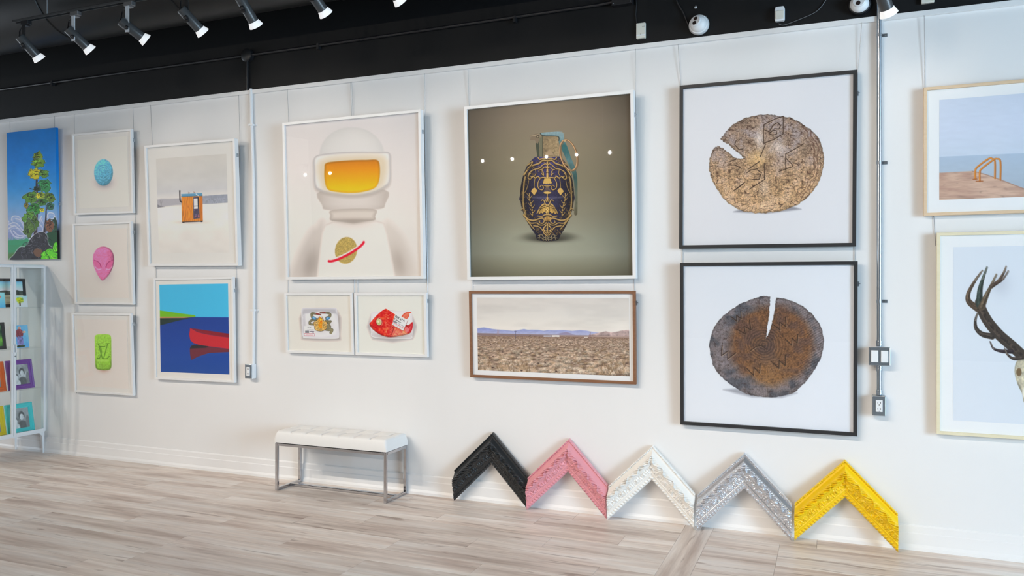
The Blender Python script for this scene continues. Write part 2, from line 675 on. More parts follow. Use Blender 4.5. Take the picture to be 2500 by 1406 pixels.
class Raster:
    """a drawing on a rectangle of a print; drawing coordinates are those of a zoomed view (x0, y0, scale)"""

    def __init__(s, pic, view, yl, box=None, rect=None, den=1.0, bg=(255, 255, 255), cover=True):
        s.pic, s.yl = pic, yl
        s.vx, s.vy, s.vs = view
        if rect is None:
            c = s.to_local(np.array([box[0], box[2], box[0], box[2]]), np.array([box[1], box[1], box[3], box[3]]))
            rect = (c[:, 0].min(), c[:, 2].min(), c[:, 0].max(), c[:, 2].max())
        s.u0, s.v0, s.u1, s.v1 = rect
        q = pic.local_to_pixel(np.array([[s.u0, yl, (s.v0 + s.v1) / 2], [s.u1, yl, (s.v0 + s.v1) / 2], [(s.u0 + s.u1) / 2, yl, s.v0], [(s.u0 + s.u1) / 2, yl, s.v1]]))
        s.nx = max(2, int(abs(q[1, 0] - q[0, 0]) * den)) + 1
        s.ny = max(2, int(abs(q[3, 1] - q[2, 1]) * den)) + 1
        U, V = np.meshgrid(np.linspace(s.u0, s.u1, s.nx), np.linspace(s.v1, s.v0, s.ny))
        s.P = np.stack([U, np.full(U.shape, yl), V], -1)
        p = pic.local_to_pixel(s.P.reshape(-1, 3)).reshape(s.ny, s.nx, 2)
        s.X = (p[..., 0] - s.vx) * s.vs
        s.Y = (p[..., 1] - s.vy) * s.vs
        s.px = s.vs / den
        s.img = np.zeros((s.ny, s.nx, 3))
        s.img[:] = bg(s.X, s.Y) if callable(bg) else np.asarray(bg, float)
        s.cov = np.full((s.ny, s.nx), 1.0 if cover else 0.0)

    def to_local(s, x, y):
        return s.pic.pixel_to_local(np.asarray(x, float) / s.vs + s.vx, np.asarray(y, float) / s.vs + s.vy, s.yl)

    def bb(s, xa, ya, xb, yb, pad):
        xa, ya, xb, yb = xa - pad, ya - pad, xb + pad, yb + pad
        c = s.to_local([xa, xb, xa, xb], [ya, ya, yb, yb])
        fi = (c[:, 0] - s.u0) / (s.u1 - s.u0) * (s.nx - 1)
        fj = (s.v1 - c[:, 2]) / (s.v1 - s.v0) * (s.ny - 1)
        i0 = int(np.clip(fi.min() - 1, 0, s.nx - 1))
        i1 = int(np.clip(fi.max() + 2, i0 + 1, s.nx))
        j0 = int(np.clip(fj.min() - 1, 0, s.ny - 1))
        j1 = int(np.clip(fj.max() + 2, j0 + 1, s.ny))
        return slice(j0, j1), slice(i0, i1)

    def blend(s, sl, a, c, cover=True):
        c = np.asarray(c, float)
        if c.ndim == 1:
            c = c[None, None, :]
        s.img[sl] = s.img[sl] * (1 - a[..., None]) + c * a[..., None]
        if cover:
            s.cov[sl] = np.maximum(s.cov[sl], a)

    def sd_poly(s, sl, P):
        X, Y = s.X[sl], s.Y[sl]
        d = np.full(X.shape, 1e18)
        ins = np.zeros(X.shape, bool)
        Q = np.roll(P, -1, 0)
        for (ax, ay), (bx, by) in zip(P, Q):
            ex, ey = bx - ax, by - ay
            L = ex * ex + ey * ey + 1e-12
            t = np.clip(((X - ax) * ex + (Y - ay) * ey) / L, 0, 1)
            d = np.minimum(d, (X - ax - t * ex) ** 2 + (Y - ay - t * ey) ** 2)
            if ay != by:
                cr = ((ay > Y) != (by > Y)) & (X < ex * (Y - ay) / (by - ay) + ax)
                ins ^= cr
        d = np.sqrt(d)
        return np.where(ins, -d, d)

    def poly(s, pts, c, smooth=0, soft=None, op=1.0, cover=True, fn=None):
        P = smooth_pts(pts, True, smooth) if smooth else np.asarray(pts, float)
        soft = soft or s.px
        sl = s.bb(P[:, 0].min(), P[:, 1].min(), P[:, 0].max(), P[:, 1].max(), soft + 2 * s.px)
        sd = s.sd_poly(sl, P)
        a = np.clip(0.5 - sd / (2 * soft), 0, 1) * op
        if fn is not None:
            c = fn(s.X[sl], s.Y[sl], sd)
        s.blend(sl, a, c, cover)
        return s

    def ell(s, cx, cy, rx, ry, c, rot=0.0, soft=None, op=1.0, cover=True, fn=None):
        soft = soft or s.px
        m = max(rx, ry)
        sl = s.bb(cx - m, cy - m, cx + m, cy + m, soft + 2 * s.px)
        ca, sa = math.cos(math.radians(rot)), math.sin(math.radians(rot))
        dx, dy = s.X[sl] - cx, s.Y[sl] - cy
        u = (dx * ca + dy * sa) / rx
        v = (-dx * sa + dy * ca) / ry
        q = np.sqrt(u * u + v * v)
        sd = (q - 1) * min(rx, ry)
        a = np.clip(0.5 - sd / (2 * soft), 0, 1) * op
        if fn is not None:
            c = fn(s.X[sl], s.Y[sl], u, v)
        s.blend(sl, a, c, cover)
        return s

    def glow(s, cx, cy, rx, ry, c, op=1.0, rot=0.0, p=2.0, cover=False):
        """soft-edged spot"""
        m = max(rx, ry) * 1.9
        sl = s.bb(cx - m, cy - m, cx + m, cy + m, 0)
        ca, sa = math.cos(math.radians(rot)), math.sin(math.radians(rot))
        dx, dy = s.X[sl] - cx, s.Y[sl] - cy
        u = (dx * ca + dy * sa) / rx
        v = (-dx * sa + dy * ca) / ry
        a = np.exp(-(u * u + v * v) ** (p / 2) * 1.1) * op
        s.blend(sl, a, c, cover)
        return s

    def line(s, pts, w, c, smooth=6, op=1.0, taper=None, soft=None, cover=True, noise=None):
        P = smooth_pts(pts, False, smooth) if (smooth and len(pts) > 2) else np.asarray(pts, float)
        n_ = len(P)
        W = np.linspace(w, taper if taper is not None else w, n_) / 2
        soft = soft or s.px
        mw = W.max() + soft
        sl = s.bb(P[:, 0].min(), P[:, 1].min(), P[:, 0].max(), P[:, 1].max(), mw + 2 * s.px)
        X, Y = s.X[sl], s.Y[sl]
        best = np.full(X.shape, 1e9)
        for i in range(n_ - 1):
            ax, ay = P[i]
            ex, ey = P[i + 1] - P[i]
            t = np.clip(((X - ax) * ex + (Y - ay) * ey) / (ex * ex + ey * ey + 1e-12), 0, 1)
            d = np.hypot(X - ax - t * ex, Y - ay - t * ey) - (W[i] + (W[i + 1] - W[i]) * t)
            best = np.minimum(best, d)
        a = np.clip(0.5 - best / (2 * soft), 0, 1) * op
        if noise:
            a = a * np.clip(fbm(X / noise, Y / noise, 3, 5) * 2.2 - 0.4, 0, 1)
        s.blend(sl, a, c, cover)
        return s

    def rect(s, x0, y0, x1, y1, c, **k):
        return s.poly([(x0, y0), (x1, y0), (x1, y1), (x0, y1)], c, **k)

    def mod(s, amp, scale, seed=0, oct=4, sx=1.0, sy=1.0, mask=None):
        f = 1 + amp * 2 * (fbm(s.X / scale * sx, s.Y / scale * sy, oct, seed) - 0.5)
        if mask is not None:
            f = 1 + (f - 1) * mask
        s.img *= f[..., None]
        return s

    def build(s, name='print', illum=None, parent=None):
        E = illum or s.pic.illum
        P = s.P.reshape(-1, 3)
        C_ = np.clip(lin(np.clip(s.img, 0, 255)) / E, 0, 0.93).reshape(-1, 3)
        idx = np.arange(s.nx * s.ny).reshape(s.ny, s.nx)
        q = np.stack([idx[:-1, :-1], idx[1:, :-1], idx[1:, 1:], idx[:-1, 1:]], -1)
        cov = s.cov > 0.02
        q = q[cov[:-1, :-1] | cov[1:, :-1] | cov[1:, 1:] | cov[:-1, 1:]]
        used = np.unique(q)
        remap = np.full(s.nx * s.ny, -1)
        remap[used] = np.arange(len(used))
        me = fast_mesh(name, P[used], remap[q])
        at = me.color_attributes.new('ink', 'FLOAT_COLOR', 'POINT')
        rgba = np.ones((len(used), 4), np.float32)
        rgba[:, :3] = C_[used]
        at.data.foreach_set('color', rgba.ravel())
        return new_obj(name, me, M['ink'], parent if parent is not None else s.pic.root)


class Picture:
    """a thing hung flat: fit = centre x, centre z, width, height, roll, lean, distance of the front from the wall"""

    def __init__(s, name, label, cat, fit, illum=None, group=None):
        x, z, s.w, s.h, roll, lean, d = fit
        s.illum = illum or ILLUM
        Rl = Matrix.Rotation(lean, 4, 'X') @ Matrix.Rotation(-roll, 4, 'Y')
        ctr = Vector((x, -(d + s.h / 2 * math.sin(lean)), z))
        base = ctr + (Rl @ Vector((0, 0, -s.h / 2)))
        s.M = Matrix.Translation(base) @ Rl
        s.Mi = np.array(s.M.inverted())
        s.root = thing(name, label, cat, group=group)
        s.root.location = s.M.to_translation()
        s.root.rotation_euler = s.M.to_euler()

    def pixel_to_local(s, px, py, yl=0.0):
        r = rays(px, py)
        o = s.Mi[:3, :3] @ CAM_C + s.Mi[:3, 3]
        dl = r @ s.Mi[:3, :3].T
        t = (yl - o[1]) / dl[..., 1:2]
        return o + dl * t

    def local_to_pixel(s, P):
        Mn = np.array(s.M)
        W = P @ Mn[:3, :3].T + Mn[:3, 3] - CAM_C
        z = W @ CAM_F
        return np.stack([CX + FPX * (W @ CAM_R) / z, CY - FPX * W[..., 2] / z], -1)

    def inner(s, m=0.0):
        return (-s.w / 2 + s.fw + m, s.fw + m, s.w / 2 - s.fw - m, s.h - s.fw - m)

    def frame(s, fw, depth, mat, recess, board, glass=True, bev=0.0012):
        w, h = s.w / 2, s.h
        o4 = [(-w, 0), (w, 0), (w, h), (-w, h)]
        i4 = [(-w + fw, fw), (w - fw, fw), (w - fw, h - fw), (-w + fw, h - fw)]
        m = MB()
        v = [(x, 0, z) for x, z in o4] + [(x, 0, z) for x, z in i4] + [(x, depth, z) for x, z in o4] + [(x, depth, z) for x, z in i4]
        f = []
        for i in range(4):
            j = (i + 1) % 4
            f += [(i, j, j + 4, i + 4), (i, i + 8, j + 8, j), (i + 4, j + 4, j + 12, i + 12), (i + 8, i + 12, j + 12, j + 8)]
        m.add(v, f).build('frame', mat, s.root, bevel=bev)
        s.fw, s.recess = fw, recess
        MB().box(-w + fw, w - fw, recess, recess + 0.003, fw, h - fw).build('mat_board', board, s.root)
        MB().box(-w + fw, w - fw, recess + 0.004, depth - 0.002, fw, h - fw).build('backing', M['backing'], s.root)
        if glass:
            g = min(0.006, recess * 0.5)
            MB().box(-w + fw - 0.0005, w - fw + 0.0005, g, g + 0.002, fw - 0.0005, h - fw + 0.0005).build('glazing', M['glass'], s.root)
        return s

    def clamp(s, side=1, frac=0.87, z=None):
        """small wire clamp on the side of the frame"""
        zz = s.h * frac
        x = side * (s.w / 2 + 0.004)
        m = MB().box(x - 0.004, x + 0.004, 0.018, 0.032, zz - 0.014, zz + 0.014)
        m.tube([(x + side * 0.003, 0.02, zz + 0.004), (x + side * 0.011, 0.018, zz)], 0.003, 6)
        m.build('wire_clamp', M['galv'], s.root)
        return s


# ---- art pieces -------------------------------------------------
K5, K6, K7 = (0, 280, 3.347), (320, 300, 3.515), (160, 660, 4.136)
KA, KC, KG, KG2 = (660, 240, 3.057), (670, 690, 6.25), (1110, 200, 2.8125), (1230, 300, 4.536)
KD, KB1, KB2, KP, KN = (1120, 690, 5.208), (1640, 160, 3.056), (1640, 620, 3.056), (2080, 0, 2.705), (2080, 500, 2.424)

def rnd_blob(cx, cy, rx, ry, n=11, j=0.22, r=random):
    return [(cx + rx * math.cos(2 * math.pi * k / n) * (1 + r.uniform(-j, j)), cy + ry * math.sin(2 * math.pi * k / n) * (1 + r.uniform(-j, j))) for k in range(n)]


# ---- tall canvas with a painted tree
R_ = random.Random(3)
pc = Picture('painted_canvas', 'tall narrow canvas painting of a swirling green tree on blue sky', 'painting', (-6.773, 2.341, 0.645, 1.177, 0.0001, 0.0153, 0.030), illum=0.60)
SKY = [(100, (0, 98, 168)), (400, (6, 112, 190)), (600, (40, 128, 192)), (750, (92, 145, 192)), (860, (128, 150, 186)), (1000, (122, 132, 172)), (1190, (96, 110, 150))]
a = Raster(pc, K5, -0.0004, rect=(-pc.w / 2, 0, pc.w / 2, pc.h), den=1.9, bg=lambda X, Y: ramp(Y, SKY))
a.mod(0.05, 60, 1)
a.poly([(40, 1030), (120, 1022), (240, 1010), (240, 1195), (40, 1195)], (52, 132, 92), soft=6)
for k in range(22):
    x = 66 + k * 8
    a.line([(x, 1060), (x + R_.uniform(-4, 4), 1000 + R_.uniform(-12, 20))], 5, (48, 140, 100), taper=1.5)
a.poly([(60, 1135), (240, 1110), (240, 1195), (60, 1195)], (70, 110, 60), soft=12)
for pts in [[(60, 905), (110, 882), (150, 900), (185, 945)], [(64, 935), (120, 908), (170, 950), (218, 990)], [(85, 945), (115, 990), (170, 1005), (215, 975), (185, 940), (130, 925)],
            [(95, 860), (105, 830), (150, 832), (180, 870), (195, 925)], [(130, 850), (165, 862), (186, 905)], [(385, 840), (398, 803), (438, 808), (440, 843), (415, 850)],
            [(445, 830), (458, 865), (450, 900)], [(275, 985), (250, 1005), (236, 1018)], [(340, 830), (318, 880), (345, 920), (350, 950)], [(70, 870), (80, 900), (110, 915)], [(330, 850), (350, 880)], [(110, 950), (150, 985), (190, 985)]]:
    a.line(pts, 11, (186, 188, 206), taper=5, op=0.9)
    a.line([(x + 4, y + 9) for x, y in pts], 5, (150, 158, 188), taper=2, op=0.8)
    a.line([(x + 8, y + 18) for x, y in pts], 6, (172, 176, 200), taper=2, op=0.6)
a.line([(305, 420), (300, 560), (300, 750), (288, 1000)], 9, (45, 34, 40), taper=30)
a.line([(378, 740), (374, 860), (362, 965)], 6, (42, 34, 40), taper=20)
for pts in [[(245, 603), (275, 612), (302, 622)], [(322, 540), (310, 600)], [(388, 768), (373, 790)], [(220, 770), (255, 765), (298, 790)], [(330, 700), (305, 740)], [(420, 858), (380, 870)]]:
    a.line(pts, 6, (50, 42, 42), taper=4)
clumps = [(310, 342, 36, 36, (118, 142, 40)), (312, 395, 44, 38, (98, 134, 46)), (286, 480, 48, 38, (190, 178, 30)), (360, 482, 36, 28, (84, 128, 52)), (362, 580, 48, 46, (48, 124, 72)),
          (300, 606, 26, 18, (36, 66, 48)), (250, 678, 48, 44, (78, 124, 40)), (335, 662, 40, 28, (132, 152, 40)), (404, 680, 38, 38, (84, 114, 40)), (345, 715, 36, 28, (60, 112, 46)),
          (412, 748, 28, 28, (44, 92, 72)), (280, 775, 48, 42, (48, 128, 50)), (214, 742, 15, 22, (122, 112, 40)), (240, 850, 48, 50, (84, 134, 46)), (285, 880, 26, 48, (66, 100, 38)),
          (234, 930, 40, 60, (70, 98, 44)), (440, 940, 38, 80, (30, 62, 46)), (404, 912, 30, 52, (112, 74, 56)), (312, 664, 13, 20, (240, 204, 40)), (342, 780, 20, 14, (214, 204, 52))]
for cx, cy, rx, ry, c in clumps:
    b_ = rnd_blob(cx, cy, rx * 1.1, ry * 1.06, 23, 0.24, R_)
    a.poly([(cx + (x - cx) * 1.13, cy + (y - cy) * 1.13) for x, y in b_], (168, 184, 190), smooth=3, op=0.55)
    a.poly([(cx + (x - cx) * 1.06, cy + (y - cy) * 1.06) for x, y in b_], (22, 38, 34), smooth=3)
    a.poly(b_, c, smooth=3)
    for k in range(20 if rx > 24 else 7):
        ou, ov = R_.uniform(-0.62, 0.62), R_.uniform(-0.62, 0.62)
        t0, q = R_.uniform(2.6, 4.2), R_.uniform(0.22, 0.48)
        arc = [(cx + rx * (ou + q * math.cos(t0 + i * 0.55)), cy + ry * (ov + q * math.sin(t0 + i * 0.55))) for i in range(5)]
        f = R_.choice([0.22, 0.3, 0.4, 0.28, 1.3, 1.5, 0.65])
        a.line(arc, R_.uniform(3, 7), tuple(min(255, v * f) for v in c), taper=1.5)
a.poly([(370, 985), (440, 955), (480, 990), (484, 1110), (380, 1110)], (24, 66, 42), smooth=4)
a.poly([(95, 1200), (112, 1140), (160, 1078), (215, 1072), (240, 1020), (290, 968), (345, 952), (388, 985), (402, 1060), (470, 1105), (490, 1200)], (190, 190, 195), smooth=4, op=0.6)
a.poly([(102, 1200), (118, 1142), (163, 1084), (215, 1078), (243, 1024), (292, 974), (345, 958), (384, 988), (398, 1064), (465, 1110), (490, 1200)], (40, 40, 48), smooth=4)
for k in range(130):
    cx, cy = R_.uniform(130, 410), R_.uniform(980, 1185)
    if cy < 1180 - (cx - 100) * 0.9 - 20 and cx < 290:
        continue
    t0, q = R_.uniform(0, 6.28), R_.uniform(10, 26)
    a.line([(cx + q * math.cos(t0 + i * 0.5), cy + q * math.sin(t0 + i * 0.5)) for i in range(5)], 4, R_.choice([(92, 92, 104), (70, 70, 84), (16, 16, 22), (14, 14, 18), (60, 58, 62), (120, 118, 126)]), taper=1.5)
a.poly(rnd_blob(315, 1125, 38, 34, 9, 0.2, R_), (98, 70, 54), smooth=3)
for cx, cy, rx, ry in [(372, 1140, 34, 26), (410, 1122, 40, 26), (455, 1085, 22, 40), (445, 1155, 45, 32), (365, 1172, 32, 20)]:
    a.poly(rnd_blob(cx, cy, rx * 1.08, ry * 1.08, 11, 0.15, R_), (24, 60, 26), smooth=3)
    a.poly(rnd_blob(cx, cy, rx, ry, 11, 0.15, R_), (84, 184, 36), smooth=3)
    for k in range(6):
        t0, q = R_.uniform(0, 6.28), R_.uniform(0.3, 0.8)
        a.line([(cx + rx * q * math.cos(t0 + i * 0.5), cy + ry * q * math.sin(t0 + i * 0.5)) for i in range(4)], 5, R_.choice([(140, 220, 60), (50, 130, 30)]), taper=2)
a.build('painted_front')
m = MB()
zs = np.linspace(0, pc.h, 15)
w = pc.w / 2
for z in zs:
    m.v += [(-w, 0, z), (w, 0, z), (w, 0.024, z), (-w, 0.024, z)]
for i in range(14):
    for k in range(4):
        m.f.append((i * 4 + k, i * 4 + (k + 1) % 4, i * 4 + 4 + (k + 1) % 4, i * 4 + 4 + k))
m.f += [(0, 3, 2, 1), (56, 57, 58, 59)]
me = m.mesh('canvas_sides')
at = me.color_attributes.new('ink', 'FLOAT_COLOR', 'POINT')
cc = np.ones((len(me.vertices), 4), np.float32)
for i, z in enumerate(zs):
    yy = 1185 - z / pc.h * 1080
    c = np.array((30, 40, 30) if yy > 1040 else ((24, 24, 24) if yy > 900 else [np.interp(yy, [k for k, _ in SKY], [q[j] for _, q in SKY]) for j in range(3)]))
    cc[i * 4:i * 4 + 4, :3] = np.clip(lin(c * 1.08) / 0.8, 0, 0.9)
at.data.foreach_set('color', cc.ravel())
new_obj('canvas_body', me, M['ink'], pc.root)
pc.clamp(1, 0.42)

# ---- three small white frames with tablets
PAPER = (207, 200, 193)


def sheet(p, margin, color=PAPER, den=1.3, view=K5, mat_c=None):
    r = p.inner(margin)
    MB().box(r[0], r[2], p.recess - 0.002, p.recess - 0.0002, r[1], r[3]).build('paper_sheet', M['mat_board'], p.root)
    return Raster(p, view, p.recess - 0.0023, rect=r, den=den, bg=color)


def speckle(base, amp=0.22, sc_=7.0, seed=1):
    base = np.asarray(base, float)

    def fn(X, Y, u, v):
        f = 1 + amp * 2 * (fbm(X / sc_, Y / sc_, 3, seed) - 0.5)
        lit = 1.0 - 0.10 * u + -0.16 * v - 0.28 * np.clip((u * u + v * v) - 0.72, 0, 1) * 1.6
        return np.clip(base * (f * lit)[..., None], 0, 255)
    return fn


p = Picture('framed_print', 'small white framed print of a round blue tablet, topmost of three', 'picture', (-5.885, 2.492, 0.706, 0.714, -0.0091, 0.0373, 0.035), illum=0.64, group='white framed tablet prints')
p.frame(0.017, 0.026, M['white_frame'], 0.012, M['mat_board'])
a = sheet(p, 0.04)
a.glow(850, 550, 60, 44, (120, 112, 124), 0.85)
a.ell(846, 472, 77, 108, (80, 160, 190), fn=speckle((92, 170, 200), 0.24, 8))
# stamped relief: an oval ring and a curved bar
for off, c in ((0, (46, 112, 142)), (4, (140, 205, 225))):
    a.line([(846 + 50 * math.cos(t), 480 + 66 * math.sin(t) + off) for t in np.linspace(0, 6.283, 26)], 5, c, smooth=0, op=0.6)
    a.line([(815, 505 + off), (846, 522 + off), (878, 503 + off)], 6, c, op=0.6)
    a.line([(822, 442 + off), (846, 436 + off), (872, 441 + off)], 6, c, op=0.6)
a.build()
p.clamp()

p = Picture('framed_print', 'small white framed print of a pink alien head tablet, middle of three', 'picture', (-5.882, 1.705, 0.698, 0.710, -0.0020, 0.0367, 0.035), illum=0.68, group='white framed tablet prints')
p.frame(0.017, 0.026, M['white_frame'], 0.012, M['mat_board'])
a = sheet(p, 0.04)
a.glow(852, 1290, 56, 62, (156, 140, 148), 0.75)
HEAD = [(846, 1077), (800, 1090), (768, 1130), (759, 1175), (766, 1235), (788, 1290), (815, 1335), (836, 1354), (862, 1340), (895, 1300), (922, 1245), (933, 1180), (922, 1128), (892, 1092)]


def headfn(X, Y, sd):
    f = 1 + 0.34 * (fbm(X / 6, Y / 6, 3, 4) - 0.5)
    lit = 1.05 - 0.28 * np.clip((X - 870) / 70, 0, 1) - 0.30 * np.clip(1 + sd / 14, 0, 1) * np.clip((X - 780) / 60, 0, 1) + 0.08 * np.clip((1150 - Y) / 80, 0, 1)
    return np.clip(np.array((222, 112, 160.0)) * (f * lit)[..., None], 0, 255)


a.poly(HEAD, None, smooth=5, fn=headfn)
for s_ in (-1, 1):
    eye = [(846 + s_ * 22, 1238), (846 + s_ * 40, 1205), (846 + s_ * 76, 1188), (846 + s_ * 74, 1225), (846 + s_ * 52, 1252), (846 + s_ * 30, 1256)]
    a.poly(eye, (206, 92, 146), smooth=4, op=0.7)
    a.line([(846 + s_ * 20, 1245), (846 + s_ * 36, 1208), (846 + s_ * 78, 1187)], 7, (160, 48, 102), taper=4)
    a.line([(846 + s_ * 24, 1262), (846 + s_ * 50, 1262), (846 + s_ * 72, 1236)], 7, (246, 170, 205), taper=3)
a.build()
p.clamp()

p = Picture('framed_print', 'small white framed print of an oblong green tablet, lowest of three', 'picture', (-5.887, 0.922, 0.704, 0.705, 0.0053, 0.0354, 0.035), illum=0.72, group='white framed tablet prints')
p.frame(0.017, 0.026, M['white_frame'], 0.012, M['mat_board'])
a = sheet(p, 0.04, (212, 205, 199), view=K7)
a.glow(385, 992, 54, 36, (178, 128, 106), 0.75)
TAB = [(320, 648), (380, 645), (435, 648), (459, 672), (462, 760), (463, 900), (462, 975), (440, 1003), (380, 1008), (325, 1000), (303, 972), (298, 860), (295, 720), (296, 668)]


def tabfn(X, Y, sd):
    f = 1 + 0.36 * (fbm(X / 11, Y / 11, 4, 9) - 0.5)
    lit = 1.05 - 0.12 * np.clip((Y - 880) / 120, 0, 1) - 0.30 * np.clip(1 + sd / 20, 0, 1) * np.clip(0.5 * np.clip((X - 360) / 60, 0, 1) + np.clip((Y - 880) / 100, 0, 1), 0, 1) + 0.10 * np.clip(1 + sd / 20, 0, 1) * np.clip((800 - Y) / 100, 0, 1)
    return np.clip(np.array((146, 196, 66.0)) * (f * lit)[..., None], 0, 255)


a.poly(TAB, None, smooth=3, fn=tabfn)
a.rect(325, 905, 438, 920, (178, 218, 104), op=0.7, soft=6)
for off, c, o_ in ((5, (176, 222, 96), 0.8), (0, (78, 128, 22), 0.95)):
    for pts in [[(312, 742), (352, 742)], [(405, 742), (440, 740)], [(332, 745), (372, 890)], [(425, 745), (385, 890)], [(340, 768), (398, 770)],
                [(352, 772), (362, 820), (348, 880), (318, 888)], [(378, 892), (420, 890), (442, 866)], [(318, 892), (345, 892)]]:
        a.line([(x + off * 0.5, y + off) for x, y in pts], 8, c, smooth=4, op=o_)
a.build()
p.clamp()

# ---- fishing hut on ice
p = Picture('framed_print', 'white framed photograph of an orange wooden hut on a snowy frozen lake', 'picture', (-4.862, 2.176, 0.953, 1.006, -0.0079, 0.0492, 0.055), illum=0.66)
p.frame(0.02, 0.044, M['white_frame'], 0.015, M['mat_board'])
yl = p.recess - 0.0006


def local_rect(p, view, c4, yl):
    q = p.pixel_to_local(np.array([c[0] for c in c4]) / view[2] + view[0], np.array([c[1] for c in c4]) / view[2] + view[1], yl)
    return ((q[0, 0] + q[3, 0]) / 2, (q[2, 2] + q[3, 2]) / 2, (q[1, 0] + q[2, 0]) / 2, (q[0, 2] + q[1, 2]) / 2)


def hutbg(X, Y):
    yy = Y + (X - 230) * 0.07
    t = ramp(yy, [(300, (192, 188, 182)), (500, (188, 186, 183)), (600, (186, 185, 186)), (664, (204, 200, 196)), (724, (206, 202, 196)), (732, (222, 214, 204)), (850, (220, 213, 204)), (960, (208, 203, 197)), (1170, (200, 196, 191))])
    return t * (1 + 0.05 * (fbm(X / 90, Y / 60, 3, 2) - 0.5))[..., None]


a = Raster(p, K6, yl, rect=local_rect(p, K6, [(217, 310), (822, 262), (836, 1112), (236, 1120)], yl), den=1.5, bg=hutbg)
a.poly([(216, 660), (260, 650), (330, 652), (410, 648), (470, 645), (470, 702), (380, 705), (300, 716), (216, 722)], (160, 158, 163), soft=5)
a.poly([(560, 632), (612, 630), (680, 622), (760, 616), (840, 612), (842, 684), (720, 692), (560, 700)], (146, 149, 160), soft=3, fn=lambda X, Y, sd: np.array((142, 146, 158.0)) * (1 + 0.25 * (fbm(X / 9, Y / 14, 3, 8) - 0.5))[..., None])
for k in range(40):
    x = 612 + k * 5.6
    a.line([(x, 640), (x + 1, 628 - (x - 612) * 0.06 - R_.uniform(0, 6))], 4, (134, 138, 152), taper=1)
a.line([(258, 722), (258, 690), (252, 664)], 5, (120, 116, 122), taper=2)
for d in (-16, -8, 8, 15):
    a.line([(258, 700), (258 + d, 660 + abs(d) * 0.3)], 3, (136, 132, 138), taper=1.5)
a.poly([(226, 700), (250, 712), (290, 720), (226, 728)], (112, 110, 118), soft=3)
a.glow(510, 852, 130, 16, (178, 172, 166), 0.8)


def hutwood(X, Y, sd):
    g = np.sin((X + 14 * fbm(X / 60, Y / 90, 3, 3) * 4) / 3.2 + fbm(X / 20, Y / 120, 3, 5) * 9)
    return np.array((206, 122, 36.0)) * (1 + 0.10 * g + 0.22 * (fbm(X / 12, Y / 70, 3, 6) - 0.5))[..., None]


a.poly([(431, 622), (612, 612), (615, 842), (438, 850)], None, fn=hutwood)
a.poly([(590, 616), (612, 612), (615, 842), (594, 843)], (176, 96, 30), op=0.6)
a.poly([(430, 610), (611, 602), (611, 626), (432, 632)], (84, 140, 172))
a.line([(431, 632), (611, 626)], 3, (60, 84, 110))
a.line([(558, 610), (576, 624)], 6, (235, 235, 235))
a.poly([(532, 640), (580, 632), (590, 818), (535, 824)], (72, 66, 88))
a.poly([(538, 650), (570, 648), (573, 735), (540, 738)], (228, 226, 220))
a.line([(540, 714), (573, 712)], 5, (80, 80, 90))
a.poly([(571, 640), (580, 640), (583, 735), (575, 735)], (26, 24, 30))
for k in range(12):
    a.ell(R_.uniform(542, 582), R_.uniform(748, 815), R_.uniform(3, 7), R_.uniform(3, 8), R_.choice([(196, 110, 110), (150, 90, 110), (98, 96, 130), (60, 56, 80)]))
a.line([(440, 851), (613, 843)], 7, (58, 40, 34))
a.ell(450, 853, 8, 5, (36, 30, 34))
a.ell(604, 846, 8, 5, (36, 30, 34))
a.line([(418, 584), (419, 640), (422, 668), (434, 680)], 11, (40, 34, 38))
a.ell(418, 583, 7, 6, (90, 84, 84))
for bx, by in ((497, 601), (543, 597)):
    a.ell(bx, by, 7, 4, (150, 116, 100), rot=-20)
    a.line([(bx - 3, by - 2), (bx - 7, by - 9)], 3, (150, 130, 124))
a.build('photograph')
p.clamp()

# ---- red canoe
p = Picture('framed_print', 'white framed flat colour print of a red canoe on dark blue water', 'picture', (-4.870, 1.154, 0.848, 0.849, 0.0105, 0.0104, 0.038), illum=0.72)
p.frame(0.018, 0.027, M['white_frame'], 0.011, M['mat_board'])
yl = p.recess - 0.0006
a = Raster(p, K7, yl, rect=local_rect(p, K7, [(947, 140), (1640, 137), (1655, 1052), (962, 1022)], yl), den=1.35, bg=(64, 174, 226))
a.poly([(900, 478), (1300, 471), (1700, 474), (1700, 1100), (900, 1100)], None, fn=lambda X, Y, sd: ramp(Y, [(470, (24, 56, 136)), (800, (28, 66, 146)), (1050, (36, 74, 146))]))
a.poly([(900, 400), (952, 404), (1130, 430), (1310, 453), (1312, 470), (900, 468)], (108, 172, 22))
a.poly([(900, 467), (1300, 469), (1200, 481), (900, 484)], (182, 134, 76))
a.poly([(900, 484), (1215, 481), (1290, 473), (1150, 505), (962, 553), (900, 570)], (34, 50, 44))
a.poly([(1258, 583), (1262, 583), (1330, 622), (1420, 645), (1530, 663), (1700, 684), (1700, 800), (1560, 782), (1440, 767), (1340, 750), (1288, 732), (1260, 705), (1249, 650)], (184, 34, 44))
a.poly([(1266, 584), (1400, 602), (1700, 648), (1700, 684), (1530, 662), (1420, 644), (1330, 620)], (126, 22, 36))
a.poly([(1254, 790), (1270, 760), (1300, 750), (1350, 752), (1460, 772), (1700, 800), (1700, 822), (1450, 834), (1345, 868), (1270, 905), (1258, 850)], (104, 40, 52))
a.poly([(1254, 790), (1268, 762), (1300, 751), (1350, 752), (1450, 768), (1420, 782)], (44, 40, 44))
a.build()
p.clamp()

# ---- spaceman: plain stand-in, a white helmet with a yellow visor
p = Picture('framed_print', 'large square white framed print of a white helmet with yellow visor', 'picture', (-3.321, 2.161, 1.206, 1.206, 0.0015, 0.0340, 0.058), illum=0.74)
p.frame(0.02, 0.046, M['white_frame'], 0.017, M['mat_board'])
yl = p.recess - 0.0006


